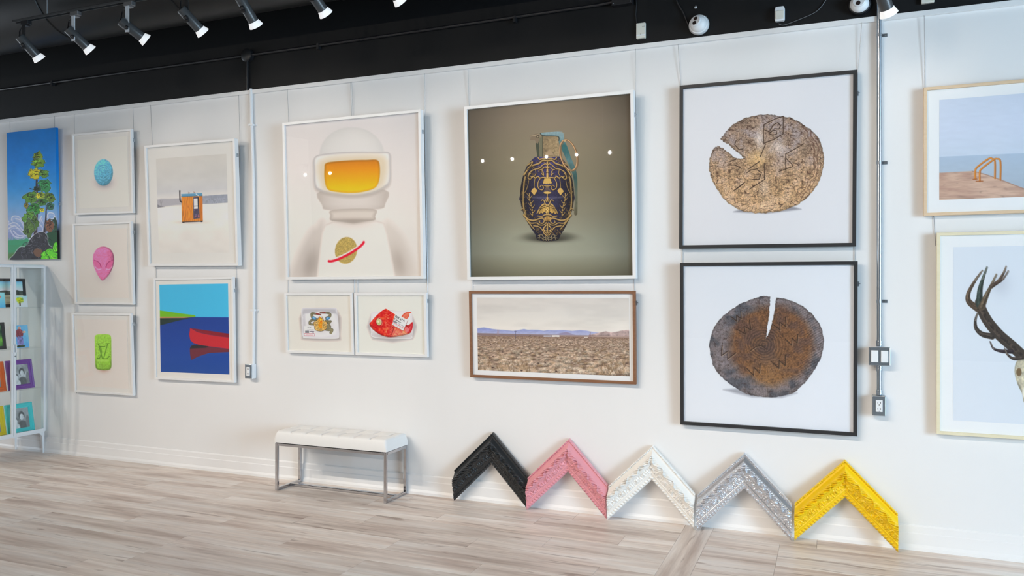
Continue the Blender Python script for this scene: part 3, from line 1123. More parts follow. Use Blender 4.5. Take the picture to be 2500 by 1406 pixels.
def astrobg(X, Y):
    return ramp(Y, [(150, (208, 203, 202)), (500, (216, 209, 206)), (900, (222, 214, 208)), (1340, (220, 212, 205))]) * (1 - 0.02 * np.clip((X - 800) / 300, 0, 1))[..., None]


a = Raster(p, KA, yl, rect=p.inner(0.0), den=1.0, bg=astrobg)
a.poly([(290, 1000), (340, 960), (400, 940), (400, 1380), (150, 1380), (200, 1180)], (200, 191, 184), smooth=4, soft=30)
a.poly([(850, 940), (960, 990), (1040, 1130), (1110, 1340), (1110, 1400), (860, 1400)], (206, 197, 189), smooth=4, soft=30)
a.glow(300, 1240, 62, 130, (160, 150, 142), 0.8, rot=12)
a.glow(960, 1230, 56, 130, (168, 156, 146), 0.7, rot=-14)
a.ell(608, 420, 240, 205, (206, 203, 200), soft=6, fn=lambda X, Y, u, v: mixc((212, 209, 206), (196, 193, 190), (u * u + v * v) ** 2 * 0.8))
a.poly([(378, 690), (850, 680), (856, 790), (820, 825), (620, 835), (420, 832), (388, 800)], None, smooth=4, soft=4,
       fn=lambda X, Y, sd: mixc((208, 200, 194), (186, 176, 168), np.clip(np.abs(X - 615) / 240, 0, 1) ** 3 + 0.5 * np.clip((Y - 790) / 50, 0, 1)))
RIM = [(328, 440), (420, 410), (615, 397), (800, 398), (888, 404), (898, 480), (897, 610), (860, 660), (760, 710), (620, 730), (470, 716), (370, 690), (330, 650), (324, 540)]
a.poly([(x, y + 14) for x, y in RIM], (170, 160, 152), smooth=4, soft=14, op=0.8)
a.poly(RIM, None, smooth=4, soft=3, fn=lambda X, Y, sd: mixc((222, 217, 213), (178, 172, 170), np.exp(-((sd + 5) / 9.0) ** 2) * 0.8 + 0.25 * np.clip((Y - 640) / 80, 0, 1)))
a.poly([(372, 470), (615, 428), (850, 440), (858, 600), (800, 672), (620, 712), (440, 694), (376, 630)], (206, 190, 160), smooth=4, soft=26, op=0.8)
VIS = [(416, 484), (500, 470), (612, 462), (720, 460), (800, 462), (818, 520), (812, 610), (780, 668), (700, 696), (610, 706), (510, 700), (430, 680), (406, 610), (404, 530)]
a.poly(VIS, None, smooth=4, soft=4, fn=lambda X, Y, sd: ramp(Y + 12 * (fbm(X / 30, Y / 30, 3, 2) - 0.5), [(455, (196, 116, 10)), (510, (214, 136, 8)), (580, (226, 156, 6)), (660, (240, 182, 8)), (705, (244, 190, 30))]) * (1 - 0.16 * np.clip(1 + sd / 18, 0, 1))[..., None])
a.poly([(470, 832), (770, 826), (782, 880), (770, 912), (620, 920), (460, 914), (448, 875)], None, smooth=4, soft=4,
       fn=lambda X, Y, sd: mixc((206, 197, 188), (168, 156, 146), np.clip(1 + sd / 30, 0, 1) * 0.7 + 0.3 * np.clip((Y - 880) / 40, 0, 1)))
a.glow(620, 925, 120, 26, (150, 138, 128), 0.8)
a.poly([(405, 945), (470, 918), (620, 935), (790, 912), (850, 930), (875, 1010), (935, 1325), (960, 1420), (330, 1420), (345, 1325), (380, 1010)], None, soft=3,
       fn=lambda X, Y, sd: mixc((222, 214, 208), (196, 186, 178), np.clip(1 + sd / 16, 0, 1) * 0.6 + 0.5 * np.exp(-((X - 620) / 130.0) ** 2 - ((Y - 925) / 40.0) ** 2)))


def gold(X, Y, u, v):
    g = 0.6 * np.sin(X * 0.9 + Y * 0.5) * np.sin(Y * 1.1) + 1.2 * (fbm(X / 5, Y / 5, 2, 3) - 0.5)
    return np.array((176, 152, 84.0)) * (1 + 0.35 * g)[..., None]


a.ell(565, 1135, 82, 100, None, fn=gold, rot=10)
ring = [(565 + 150 * math.cos(t) * math.cos(-0.5) - 30 * math.sin(t) * math.sin(-0.5), 1140 + 150 * math.cos(t) * math.sin(-0.5) + 30 * math.sin(t) * math.cos(-0.5)) for t in np.linspace(0.15, 3.0, 20)]
a.line([(x + 3, y - 14) for x, y in ring], 16, (220, 212, 204), smooth=0)
a.line(ring, 17, (214, 14, 48), smooth=0)
a.build()
p.clamp()

# ---- crab and fish on foam trays
KCV = (226, 218, 210)


def scribble(a, x0, y0, x1, y1, n, w, c, amp=8, r=R_):
    pts = []
    for i in range(n + 1):
        t = i / n
        pts.append((x0 + (x1 - x0) * t + r.uniform(-3, 3), y0 + (y1 - y0) * t + (amp if i % 2 else -amp) * r.uniform(0.5, 1)))
    a.line(pts, w, c, smooth=3)


p = Picture('framed_print', 'small white framed print of a crab on a foam tray', 'picture', (-3.628, 1.224, 0.621, 0.465, 0.0055, 0.0429, 0.038), illum=0.78)
p.frame(0.02, 0.028, M['white_frame'], 0.013, M['mat_board'])
Raster(p, KC, p.recess - 0.0004, rect=p.inner(0.0), den=0.1, bg=KCV).build('paper')
a = Raster(p, KC, p.recess - 0.0010, box=(340, 330, 1060, 960), den=2.0, bg=KCV, cover=False)
a.poly([(430, 440), (960, 430), (1000, 800), (960, 880), (470, 870), (420, 800)], (150, 142, 142), smooth=3, soft=22, op=0.7)
a.poly([(410, 440), (425, 400), (470, 383), (900, 383), (945, 395), (960, 440), (990, 780), (975, 830), (930, 852), (480, 848), (440, 825), (420, 770)], (216, 214, 218), smooth=2, soft=3)
a.poly([(425, 450), (440, 412), (480, 398), (895, 400), (930, 415), (945, 455), (960, 500), (930, 470), (470, 470), (440, 520)], (176, 174, 180), smooth=2, soft=14, op=0.8)
a.poly([(470, 480), (900, 478), (930, 790), (480, 790)], (226, 224, 226), smooth=2, soft=16)
a.poly([(430, 560), (465, 480), (480, 700), (470, 800), (430, 760)], (190, 188, 194), soft=14, op=0.7)
a.line([(440, 828), (560, 846), (930, 850), (980, 826)], 10, (238, 238, 240))
a.glow(700, 660, 170, 100, (170, 166, 164), 0.6)
SH, SD = (112, 104, 70), (52, 50, 38)
for s_, pts, w0, w1 in [(0, [(650, 560), (600, 565), (545, 590), (540, 630), (600, 640)], 34, 20), (0, [(590, 545), (570, 500), (575, 470), (640, 475), (705, 490)], 40, 14),
                        (0, [(800, 540), (840, 520), (850, 480), (800, 462), (700, 460)], 40, 14), (0, [(790, 580), (830, 590), (855, 585)], 28, 18), (0, [(800, 620), (850, 600), (860, 590), (830, 640)], 22, 16),
                        (0, [(800, 660), (845, 660), (850, 685), (810, 680)], 20, 14), (0, [(790, 715), (840, 720), (880, 720), (860, 765)], 30, 34), (0, [(620, 690), (590, 700)], 18, 10)]:
    a.line(pts, w0 + 8, SD, taper=w1 + 6)
    a.line(pts, w0, (124, 118, 84), taper=w1, noise=None)
    a.line(pts, w0, (70, 64, 46), taper=w1, noise=14, op=0.55)
    a.line(pts, w0 * 0.9, (196, 184, 146), taper=w1 * 0.9, noise=9, op=0.5)
for cx, cy in ((605, 540), (815, 545)):
    a.ell(cx, cy, 34, 24, (70, 130, 178), rot=30 if cx < 700 else -30)
    a.ell(cx - 4, cy - 5, 18, 10, (130, 180, 214), rot=30 if cx < 700 else -30)
a.line([(640, 472), (705, 490)], 20, (150, 44, 48), taper=8)
a.line([(770, 462), (692, 464)], 20, (150, 44, 48), taper=8)
BODY = [(600, 610), (640, 585), (680, 545), (720, 545), (760, 585), (800, 605), (800, 650), (790, 700), (750, 728), (700, 738), (640, 725), (612, 690)]
a.poly([(700 + (x - 700) * 1.05, 640 + (y - 640) * 1.06) for x, y in BODY], (60, 48, 28), smooth=4)
a.poly(BODY, None, smooth=4, fn=lambda X, Y, sd: np.array((188, 150, 84.0)) * (0.75 + 0.7 * fbm(X / 16, Y / 16, 3, 4))[..., None])
for s_ in (-1, 1):
    for k in range(5):
        a.line([(700 + s_ * 34, 640), (700 + s_ * (60 + k * 10), 600 + k * 18)], 5, (222, 204, 160) if k % 2 else (110, 84, 46), taper=3)
a.poly([(672, 560), (690, 528), (712, 532), (722, 580), (732, 620), (712, 690), (690, 690), (676, 630)], (240, 150, 20), smooth=4)
for k in range(26):
    a.ell(R_.uniform(672, 730), R_.uniform(540, 700), R_.uniform(5, 13), R_.uniform(4, 10), R_.choice([(250, 178, 40), (230, 110, 16), (252, 208, 90), (216, 150, 40), (200, 90, 20)]), rot=R_.uniform(0, 180))
for x, y in ((672, 525), (690, 515), (710, 512), (728, 520), (740, 535)):
    a.line([(x, y), (x + 3, y + 22)], 6, (110, 78, 40))
a.poly([(455, 662), (606, 656), (612, 770), (458, 775)], (240, 240, 242))
a.line([(505, 680), (555, 680)], 10, (70, 70, 80), noise=6)
scribble(a, 500, 722, 600, 720, 14, 4, (120, 120, 130), 5)
for k in range(14):
    a.line([(470 + k * 4.2, 735), (470 + k * 4.2, 766)], 2.4 if k % 3 else 1.2, (40, 40, 50), smooth=0)
scribble(a, 535, 746, 605, 746, 16, 6, (80, 70, 90), 5)
a.line([(590, 752), (592, 775)], 18, (110, 100, 120), noise=7)
a.poly([(453, 772), (612, 776), (612, 818), (453, 812)], (176, 62, 84))
a.poly([(457, 777), (608, 781), (608, 812), (457, 806)], (244, 232, 234))
scribble(a, 480, 796, 590, 800, 26, 3, (200, 120, 130), 4)
a.build()

p = Picture('framed_print', 'small white framed print of a red fish on a foam tray', 'picture', (-3.001, 1.226, 0.606, 0.464, 0.0045, 0.0367, 0.038), illum=0.78)
p.frame(0.02, 0.028, M['white_frame'], 0.013, M['mat_board'])
FCV = (228, 221, 214)
Raster(p, KC, p.recess - 0.0004, rect=p.inner(0.0), den=0.1, bg=FCV).build('paper')
a = Raster(p, KC, p.recess - 0.0010, box=(1380, 360, 2170, 930), den=2.0, bg=FCV, cover=False)
a.poly([(1480, 480), (2090, 480), (2110, 860), (1500, 866)], (150, 146, 150), smooth=2, soft=20, op=0.6)
a.poly([(1470, 500), (1490, 460), (1540, 440), (2040, 430), (2085, 450), (2105, 500), (2112, 790), (2090, 840), (2040, 856), (1540, 838), (1490, 800), (1468, 740)], (218, 214, 216), smooth=2, soft=3)
a.poly([(1500, 520), (1560, 470), (2030, 455), (2070, 500), (2080, 790), (2040, 820), (1560, 800)], (226, 222, 222), smooth=2, soft=16)
a.line([(1475, 770), (1540, 836), (2040, 852), (2100, 820)], 10, (240, 238, 238))
a.glow(1800, 800, 260, 50, (120, 104, 104), 0.6)
TAIL = [(1935, 530), (1965, 480), (2010, 452), (2065, 446), (2092, 462), (2060, 470), (2055, 510), (2030, 545), (2000, 560), (1960, 580)]
a.poly(TAIL, (214, 84, 62), smooth=3)
a.poly([(1960, 525), (2000, 475), (2045, 460), (2040, 510), (2000, 548)], (240, 140, 110), smooth=3)
for k in range(6):
    a.line([(1955 + k * 8, 560 - k * 4), (2010 + k * 10, 470 + k * 4)], 2.5, (200, 70, 50))
FISH = [(1450, 630), (1480, 590), (1530, 530), (1570, 490), (1620, 445), (1680, 405), (1705, 398), (1740, 418), (1790, 450), (1850, 490), (1920, 550), (1990, 620), (2030, 650), (2070, 630), (2108, 600),
        (2105, 680), (2080, 760), (2030, 790), (1960, 805), (1880, 822), (1800, 832), (1720, 830), (1640, 805), (1580, 775), (1520, 730), (1480, 690)]


def fishfn(X, Y, sd):
    t = fbm(X / 40, Y / 40, 4, 3)
    base = mixc((206, 22, 26), (240, 92, 52), np.clip((t - 0.45) * 3.2, 0, 1))
    belly = np.clip((Y - 640 - (X - 1800) * 0.15) / 110, 0, 1) * np.clip((X - 1720) / 110, 0, 1)
    sc_ = 0.5 + 0.5 * np.sin((X + Y * 0.5) / 5.5) * np.sin((Y - X * 0.3) / 5.0)
    base = mixc(base, (226, 164, 140), belly * (0.35 + 0.55 * sc_))
    hi = np.clip((ridged(X / 30, Y / 24, 3, 7) - 0.72) * 5, 0, 1) * np.clip((X - 1640) / 60, 0, 1)
    base = mixc(base, (250, 196, 130), hi * 0.7)
    return base * (1 - 0.35 * np.clip(1 + sd / 26, 0, 1) * (Y > 640))[..., None]


a.poly(FISH, None, smooth=3, fn=fishfn)
a.line([(1790, 660), (1815, 700), (1800, 760), (1770, 820)], 10, (150, 20, 26))
a.line([(1660, 620), (1640, 680), (1590, 690)], 6, (150, 14, 22), op=0.7)
a.poly([(2000, 690), (2050, 660), (2106, 605), (2108, 690), (2080, 752), (2030, 770)], (196, 34, 44), smooth=3)
for k in range(6):
    a.line([(2000 + k * 6, 765 - k * 12), (2096 - k * 4, 640 + k * 16)], 3, (236, 110, 110))
a.poly([(1990, 700), (2030, 680), (2055, 730), (2020, 760)], (230, 130, 136), smooth=3, op=0.8)
a.ell(1597, 598, 52, 66, (160, 18, 24), rot=-10)
a.ell(1594, 598, 40, 54, (214, 190, 160), rot=-10)
a.ell(1590, 604, 32, 44, (186, 190, 126), rot=-10)
a.ell(1586, 594, 14, 18, (224, 226, 190), rot=-10)
a.line([(1575, 545), (1610, 535), (1640, 590), (1640, 650)], 6, (236, 190, 170), op=0.8)
a.line([(1455, 640), (1500, 665), (1560, 690)], 6, (140, 10, 18))
LAB = [(1850, 470), (2035, 570), (1965, 732), (1792, 640)]
a.poly([(x + 4, y + 8) for x, y in LAB], (110, 40, 40), op=0.6, soft=6)
a.poly(LAB, (238, 236, 236))
ux, uy, vx_, vy_ = 185 / 200, 100 / 200, -70 / 170, 162 / 170


def lab(u, v):
    return (1850 + ux * u + vx_ * v, 470 + uy * u + vy_ * v)


for g in [[(14, 26), (16, 52)], [(14, 26), (26, 22), (28, 34), (16, 38)], [(38, 44), (52, 36), (40, 28), (36, 44), (50, 52)], [(62, 20), (62, 50)], [(76, 30), (64, 38), (78, 52)], [(90, 30), (90, 48), (104, 48), (104, 30), (106, 52)],
          [(120, 20), (122, 52)], [(114, 32), (130, 30)], [(140, 48), (150, 24), (162, 50)], [(144, 40), (158, 40)]]:
    a.line([lab(u, v) for u, v in g], 5, (28, 26, 30), smooth=3)
for g in [[(24, 66), (14, 66), (14, 76), (24, 80), (14, 90)], [(32, 88), (34, 90)], [(50, 72), (50, 88), (60, 74), (66, 88), (74, 74), (80, 88), (88, 76), (92, 88), (110, 80), (130, 84)]]:
    a.line([lab(u, v) for u, v in g], 4, (34, 32, 36), smooth=3)
scribble(a, *lab(100, 112), *lab(185, 112), 24, 3, (120, 116, 120), 5)
for k in range(16):
    a.line([lab(12 + k * 4, 104), lab(12 + k * 4, 124)], 2.2 if k % 3 else 1.2, (60, 56, 60), smooth=0)
a.poly([lab(6, 132), lab(196, 132), lab(196, 138), lab(6, 138)], (200, 70, 90))
scribble(a, *lab(14, 152), *lab(180, 152), 44, 3, (150, 140, 144), 3)
a.build()
p.clamp()

# ---- jewelled grenade
p = Picture('framed_print', 'large square white framed print of a gold and blue ornate grenade', 'picture', (-1.775, 2.153, 1.197, 1.205, 0.0038, 0.0364, 0.058), illum=0.80)
p.frame(0.022, 0.046, M['white_frame'], 0.017, M['mat_board'])
SX = KG2[2] / KG[2]


def grbg_k(X, Y):
    # X, Y in the KG view
    t = ramp(Y, [(60, (124, 110, 92)), (250, (136, 122, 104)), (450, (138, 126, 104)), (700, (134, 125, 102)), (900, (140, 134, 114)), (1080, (152, 152, 134)), (1180, (156, 156, 138)), (1250, (138, 136, 116)), (1340, (112, 108, 88))])
    rr = np.clip(np.abs(X - 650) / 560, 0, 1.2)
    v = 1.02 - 0.30 * rr ** 2.2 - 0.10 * np.clip((300 - Y) / 250, 0, 1) * rr
    return t * v[..., None] * (1 + 0.04 * (fbm(X / 200, Y / 120, 3, 3) - 0.5))[..., None]


def kg2_to_kg(X, Y):
    return (X / KG2[2] + KG2[0] - KG[0]) * KG[2], (Y / KG2[2] + KG2[1] - KG[1]) * KG[2]


a = Raster(p, KG, p.recess - 0.0004, rect=p.inner(0.0), den=0.3, bg=grbg_k)
a.build('print')
a = Raster(p, KG2, p.recess - 0.0010, box=(90, 60, 940, 1375), den=2.0, bg=lambda X, Y: grbg_k(*kg2_to_kg(X, Y)), cover=False)
a.glow(505, 1258, 290, 56, (84, 82, 70), 0.85, p=5, cover=True)
a.glow(490, 1285, 230, 34, (52, 50, 42), 0.85, cover=True)
# lever
LEV = [(405, 112), (520, 100), (640, 97), (662, 130), (668, 190), (702, 262), (742, 380), (792, 500), (812, 600), (816, 760), (815, 990), (806, 1020), (778, 1012), (786, 880), (782, 720), (768, 590), (735, 500), (690, 400), (640, 290), (606, 200), (596, 150), (440, 140)]
a.poly(LEV, None, smooth=2, fn=lambda X, Y, sd: ramp(Y, [(90, (138, 162, 168)), (180, (120, 148, 152)), (250, (48, 100, 100)), (330, (60, 104, 106)), (420, (88, 122, 124)), (600, (52, 84, 82)), (800, (96, 100, 84)), (1020, (92, 86, 66))]) * (0.9 + 0.2 * fbm(X / 14, Y / 30, 3, 2))[..., None])
# neck and fuse
a.poly([(352, 230), (380, 190), (412, 140), (600, 148), (606, 200), (614, 366), (480, 385), (372, 380)], None, fn=lambda X, Y, sd: np.array((140, 120, 90.0)) * (0.72 + 0.5 * fbm(X / 14, Y / 14, 4, 5) + 0.16 * np.clip((X - 430) / 150, 0, 1))[..., None])
a.poly([(352, 230), (392, 190), (395, 376), (372, 380)], (70, 76, 62))
a.poly([(396, 170), (438, 140), (432, 376), (398, 378)], (112, 110, 88))
a.line([(432, 150), (430, 372)], 8, (64, 60, 46))
a.line([(405, 118), (440, 142), (596, 150), (610, 196)], 10, (58, 66, 62))
a.poly([(448, 358), (505, 292), (552, 352)], (166, 142, 112))
a.poly([(286, 140), (330, 126), (372, 116), (398, 136), (394, 180), (376, 232), (352, 205), (336, 190), (300, 192), (286, 178), (310, 168), (288, 158)], (128, 112, 92), smooth=2)
a.line([(292, 148), (350, 138), (380, 128)], 8, (176, 154, 126))
a.ell(376, 152, 16, 18, (80, 72, 58))
a.ell(376, 152, 8, 9, (160, 140, 112))
a.line([(625, 102), (668, 118)], 6, (150, 150, 140))
# body
BOD = [(372, 372), (320, 400), (262, 470), (222, 560), (196, 660), (182, 760), (184, 860), (204, 960), (246, 1070), (300, 1165), (352, 1240), (366, 1290), (420, 1306), (485, 1310), (560, 1305), (604, 1292), (630, 1238), (690, 1140), (740, 1020), (770, 900), (778, 790), (768, 680), (744, 570), (704, 475), (660, 412), (610, 372), (490, 384)]


def bodyfn(X, Y, sd):
    u = (X - 480) / 300
    lit = np.clip(1.05 - 0.75 * np.abs(u + 0.02) ** 1.7, 0.25, 1.1) * np.where(Y > 1000, np.clip(1.25 - (Y - 1000) / 420, 0.45, 1), 1)
    base = mixc((48, 46, 74), (74, 66, 128), np.clip(1 - (Y - 420) / 300, 0, 1) * 0.8 * np.exp(-(u * 1.6) ** 2))
    band = np.exp(-((Y - 832 + 30 * u * u) / 12.0) ** 2)
    base = mixc(base, (118, 116, 140), band * 0.45)
    return base * (lit * (0.78 + 0.45 * fbm(X / 12, Y / 12, 3, 8)))[..., None]


a.poly(BOD, None, smooth=2, fn=bodyfn)
a.poly([(180, 800), (168, 845), (190, 880)], (52, 48, 66))
a.poly([(778, 790), (788, 830), (776, 870)], (52, 48, 66))
GO, GD, GH = (184, 146, 82), (40, 30, 22), (230, 198, 134)
CXG = 482


def gl(pts, w, taper=None, mir=True, c=GO, smooth=5):
    for s_ in ((1, -1) if mir else (1,)):
        q = [(CXG + (x - CXG) * s_, y) for x, y in pts]
        t = taper if taper is not None else w
        f = 1.0 - 0.25 * min(1, abs(np.mean([x for x, _ in q]) - CXG) / 280)
        a.line([(x + 2, y + 5) for x, y in q], w + 5, GD, smooth=smooth, taper=t + 5, op=0.85)
        a.line(q, w, tuple(v * f for v in c), smooth=smooth, taper=t)
        a.line([(x - 1, y - w * 0.2) for x, y in q], max(1.5, w * 0.3), tuple(v * f for v in GH), smooth=smooth, taper=max(1.2, t * 0.3), op=0.8)


BL_, BR_ = [(372, 372), (410, 310), (470, 262), (560, 222), (660, 196), (760, 182), (860, 184), (960, 204), (1070, 246), (1165, 300), (1240, 352), (1300, 370)], [(372, 610), (412, 660), (475, 704), (570, 744), (680, 768), (790, 778), (900, 770), (1020, 740), (1140, 690), (1238, 630), (1300, 600)]


def filigree(n, y0, y1, side=False, op=0.9):
    for _ in range(n):
        yy = R_.uniform(y0, y1)
        xl, xr = np.interp(yy, [k for k, _ in BL_], [v for _, v in BL_]) + 8, np.interp(yy, [k for k, _ in BR_], [v for _, v in BR_]) - 8
        xx = R_.uniform(xl, xr)
        if side:
            xx = R_.choice([R_.uniform(xl, xl + 46), R_.uniform(xr - 46, xr)])
        t0, q, dr = R_.uniform(0, 6.28), R_.uniform(7, 17), R_.choice([-1, 1])
        f = 1.0 - 0.45 * min(1, abs(xx - CXG) / 290)
        arc = [(float(np.clip(xx + q * (1 - i * 0.10) * math.cos(t0 + dr * i * 0.7), xl, xr)), yy + q * (1 - i * 0.10) * math.sin(t0 + dr * i * 0.7)) for i in range(7)]
        a.line([(x + 2, y + 4) for x, y in arc], 8, (30, 24, 24), op=0.7)
        a.line(arc, 5.5, tuple(v * f for v in R_.choice([(170, 132, 76), (190, 154, 94), (140, 106, 62)])), taper=3, op=op)


filigree(46, 395, 600)
filigree(60, 1045, 1235)
filigree(90, 560, 1060, side=True, op=0.75)
gl([(380, 385), (400, 405), (440, 392), (482, 400)], 12)
gl([(224, 575), (262, 520), (300, 480), (350, 462), (392, 448), (430, 416), (482, 420)], 17)
gl([(262, 470), (300, 440), (318, 430), (300, 470), (262, 505)], 12)
gl([(272, 600), (286, 550), (340, 515), (390, 505), (430, 468), (482, 440)], 11)
gl([(296, 556), (275, 580), (270, 615), (300, 622), (308, 596), (292, 590)], 11)
gl([(302, 612), (330, 592), (350, 612), (378, 592), (400, 610), (440, 604), (482, 608)], 13)
gl([(418, 560), (440, 580), (436, 545), (424, 530)], 9)
gl([(400, 520), (430, 512), (448, 490), (470, 486)], 8)
gl([(350, 520), (356, 560), (340, 586)], 7)
gl([(482, 435), (482, 520), (482, 608)], 13, 26, mir=False)
for y, w in ((462, 34), (500, 44), (545, 24)):
    gl([(CXG - w / 2, y), (CXG, y - 6), (CXG + w / 2, y)], 8, mir=False)
a.poly([(446, 614), (520, 614), (540, 672), (426, 672)], GD)
a.poly([(450, 614), (514, 614), (532, 664), (520, 676), (508, 668), (496, 680), (482, 670), (466, 680), (454, 668), (442, 676), (432, 664)], (206, 168, 92))
gl([(400, 620), (378, 668), (384, 722), (424, 742), (440, 712), (420, 690), (404, 704)], 9)
gl([(440, 690), (470, 700), (482, 690)], 8)
for x in (446, 464, 482, 500, 518):
    a.line([(CXG, 690), (x, 762)], 3, (170, 136, 80))
a.ell(CXG, 776, 46, 15, GD)
a.ell(CXG, 772, 42, 13, (214, 176, 100))
gl([(CXG, 788), (CXG, 830)], 9, 5, mir=False)
gl([(344, 620), (338, 670), (336, 712)], 7)
for s_ in (1, -1):
    q = [(CXG + (x - CXG) * s_, y) for x, y in [(300, 758), (318, 730), (338, 716), (358, 730), (372, 752), (336, 802)]]
    a.poly([(x + 2, y + 5) for x, y in q], GD)
    a.poly(q, (206, 166, 92))
gl([(276, 640), (264, 700), (240, 760), (214, 786), (202, 760)], 6)
gl([(238, 600), (226, 650), (222, 700), (216, 780), (214, 880)], 20, 12)
gl([(214, 880), (222, 950), (240, 1020)], 16, 22)
gl([(196, 960), (212, 950), (240, 975), (246, 1010)], 10)
# leaf columns
gl([(284, 780), (282, 830), (296, 890), (314, 950), (318, 1030)], 10, 14)
for (x, y, d) in [(284, 800, -1), (286, 820, 1), (290, 850, -1), (298, 880, 1), (304, 910, -1), (312, 930, 1), (314, 960, -1), (318, 985, 1), (316, 1010, -1)]:
    gl([(x, y + 12), (x + d * 16, y), (x + d * 30, y - 22)], 11, 3)
# eagle
for s_ in (1, -1):
    q = [(CXG + (x - CXG) * s_, y) for x, y in [(362, 1006), (388, 950), (420, 905), (448, 892), (470, 930), (478, 1000), (448, 985), (430, 1004), (412, 990), (396, 1010), (384, 998)]]
    a.poly([(x + 2, y + 6) for x, y in q], GD, smooth=2)
    a.poly(q, (204, 164, 88), smooth=2)
    for k in range(5):
        a.line([(CXG + s_ * (-40 - k * 4), 905 + k * 6), (CXG + s_ * (-54 - k * 14), 985 + k * 5)], 3, (110, 80, 40))
a.ell(CXG + 3, 962, 26, 60, GD)
a.ell(CXG + 1, 956, 22, 54, (206, 166, 90))
for k in range(14):
    a.ell(CXG - 14 + (k % 3) * 15, 925 + (k // 3) * 16, 5, 6, (150, 112, 58) if k % 2 else (232, 198, 128))
for k in range(5):
    gl([(CXG, 990), (CXG - 26 + k * 13, 1026)], 7, 5, mir=False)
gl([(446, 930), (402, 950), (372, 1000)], 6)
gl([(448, 906), (420, 918), (396, 944)], 6)
gl([(474, 915), (456, 892), (448, 866), (430, 852), (414, 866)], 16, 5)
gl([(462, 850), (470, 868), (482, 872)], 9)
gl([(CXG, 832), (CXG, 860)], 24, 14, mir=False)
gl([(376, 1030), (420, 1034), (452, 1018), (482, 1016)], 11)
# base scrolls
a.ell(486, 1066, 44, 32, GD)
a.ell(486, 1062, 40, 28, (190, 150, 84))
for k in range(7):
    an = math.pi + k * math.pi / 6
    a.line([(486, 1086), (486 + 38 * math.cos(an), 1078 + 36 * math.sin(an))], 3, (96, 66, 34))
gl([(222, 1020), (268, 1066), (330, 1080), (390, 1062), (430, 1056), (448, 1084), (430, 1112), (398, 1106), (400, 1084)], 18, 9)
gl([(250, 1070), (300, 1110), (360, 1108), (400, 1130), (440, 1130), (470, 1110)], 13, 9)
gl([(268, 1090), (310, 1146), (340, 1180)], 16, 8)
gl([(330, 1140), (390, 1150), (430, 1190), (450, 1230), (486, 1252)], 10)
gl([(486, 1120), (452, 1150), (440, 1180), (470, 1196), (486, 1170)], 11)
gl([(486, 1120), (486, 1240)], 8, 5, mir=False)
gl([(446, 1200), (470, 1222), (486, 1205)], 7)
for pts in [[(380, 1250), (420, 1240), (450, 1270), (486, 1262)], [(372, 1276), (410, 1268), (440, 1292), (486, 1284)], [(400, 1240), (392, 1290)], [(430, 1240), (440, 1300)], [(460, 1250), (470, 1304)]]:
    gl(pts, 6, c=(128, 120, 98))
# pull ring
for off, w, c in ((14, 9, (120, 96, 70)), (0, 16, (92, 64, 40)), (0, 12, (178, 132, 86)), (-3, 4, (226, 190, 150))):
    a.line([(716 + off + 96 * math.cos(t) * math.cos(0.22) - 168 * math.sin(t) * math.sin(-0.12), 356 + off * 0.6 + 96 * math.cos(t) * math.sin(0.22) + 168 * math.sin(t)) for t in np.linspace(0, 6.2832, 44)], w, c, smooth=0)
a.ell(676, 196, 14, 12, (190, 160, 120))
a.build('figure')
p.clamp()

# ---- desert panorama
p = Picture('framed_print', 'wide walnut framed photograph of desert scrub under hazy sky', 'picture', (-1.767, 1.172, 1.179, 0.603, 0.0028, 0.0328, 0.042), illum=0.84)
p.frame(0.018, 0.03, M['walnut'], 0.013, M['mat_cool'])
yl = p.recess - 0.0006


def yh(X):
    return 664 + (X - 232) * 0.0155


def desbg(X, Y):
    sky = ramp(Y, [(190, (214, 208, 202)), (400, (218, 213, 207)), (560, (228, 222, 214)), (650, (228, 221, 214))])
    sky = sky * (1 - 0.07 * np.clip(fbm(X / 420, Y / 110, 4, 4) - 0.42, 0, 1) * 2)[..., None]
    v = np.clip((Y - yh(X)) / 480, 0, 1)
    n_ = fbm(X / 13, Y / 5, 3, 12) * (1 - v) + fbm(X / 34, Y / 15, 4, 15) * v
    g = mixc((114, 92, 78), (200, 176, 156), np.clip((n_ - 0.28) * 2.4, 0, 1))
    g = mixc(g, (128, 96, 78), np.clip(1 - v * 9, 0, 1) * 0.7)
    return np.where((Y > yh(X))[..., None], g, sky)


a = Raster(p, KD, yl, rect=local_rect(p, KD, [(232, 190), (2162, 193), (2172, 1190), (242, 1112)], yl), den=1.25, bg=desbg)
a.poly([(200, 586), (240, 580), (320, 570), (370, 578), (430, 590), (500, 597), (570, 600), (690, 613), (730, 606), (760, 602), (830, 590), (880, 600), (930, 598), (1010, 600), (1080, 612), (1130, 602), (1200, 606), (1270, 604), (1340, 603), (1440, 614), (1540, 604), (1620, 610), (1700, 626), (1780, 636), (1900, 660), (1900, 690), (200, 672)],
       None, fn=lambda X, Y, sd: mixc((142, 152, 204), (172, 176, 206), np.clip((Y - 590) / 60, 0, 1)) * (0.94 + 0.12 * fbm(X / 30, Y / 18, 3, 2))[..., None])
a.poly([(1230, 660), (1300, 640), (1370, 626), (1430, 648), (1480, 664)], (150, 140, 168))
a.poly([(1640, 672), (1720, 650), (1800, 634), (1870, 617), (1930, 632), (1980, 628), (2030, 620), (2080, 606), (2200, 596), (2200, 700), (1640, 690)], None,
       fn=lambda X, Y, sd: np.array((178, 156, 152.0)) * (0.66 + 0.62 * ridged(X / 70, Y / 44, 4, 6))[..., None])
a.poly([(200, 640), (500, 648), (900, 656), (1300, 664), (2200, 680), (2200, 700), (200, 674)], (132, 108, 102), op=0.85, soft=5)
a.line([(1290, 676), (2180, 690)], 6, (206, 184, 168))
a.rect(1080, 672, 1180, 688, (214, 216, 226))
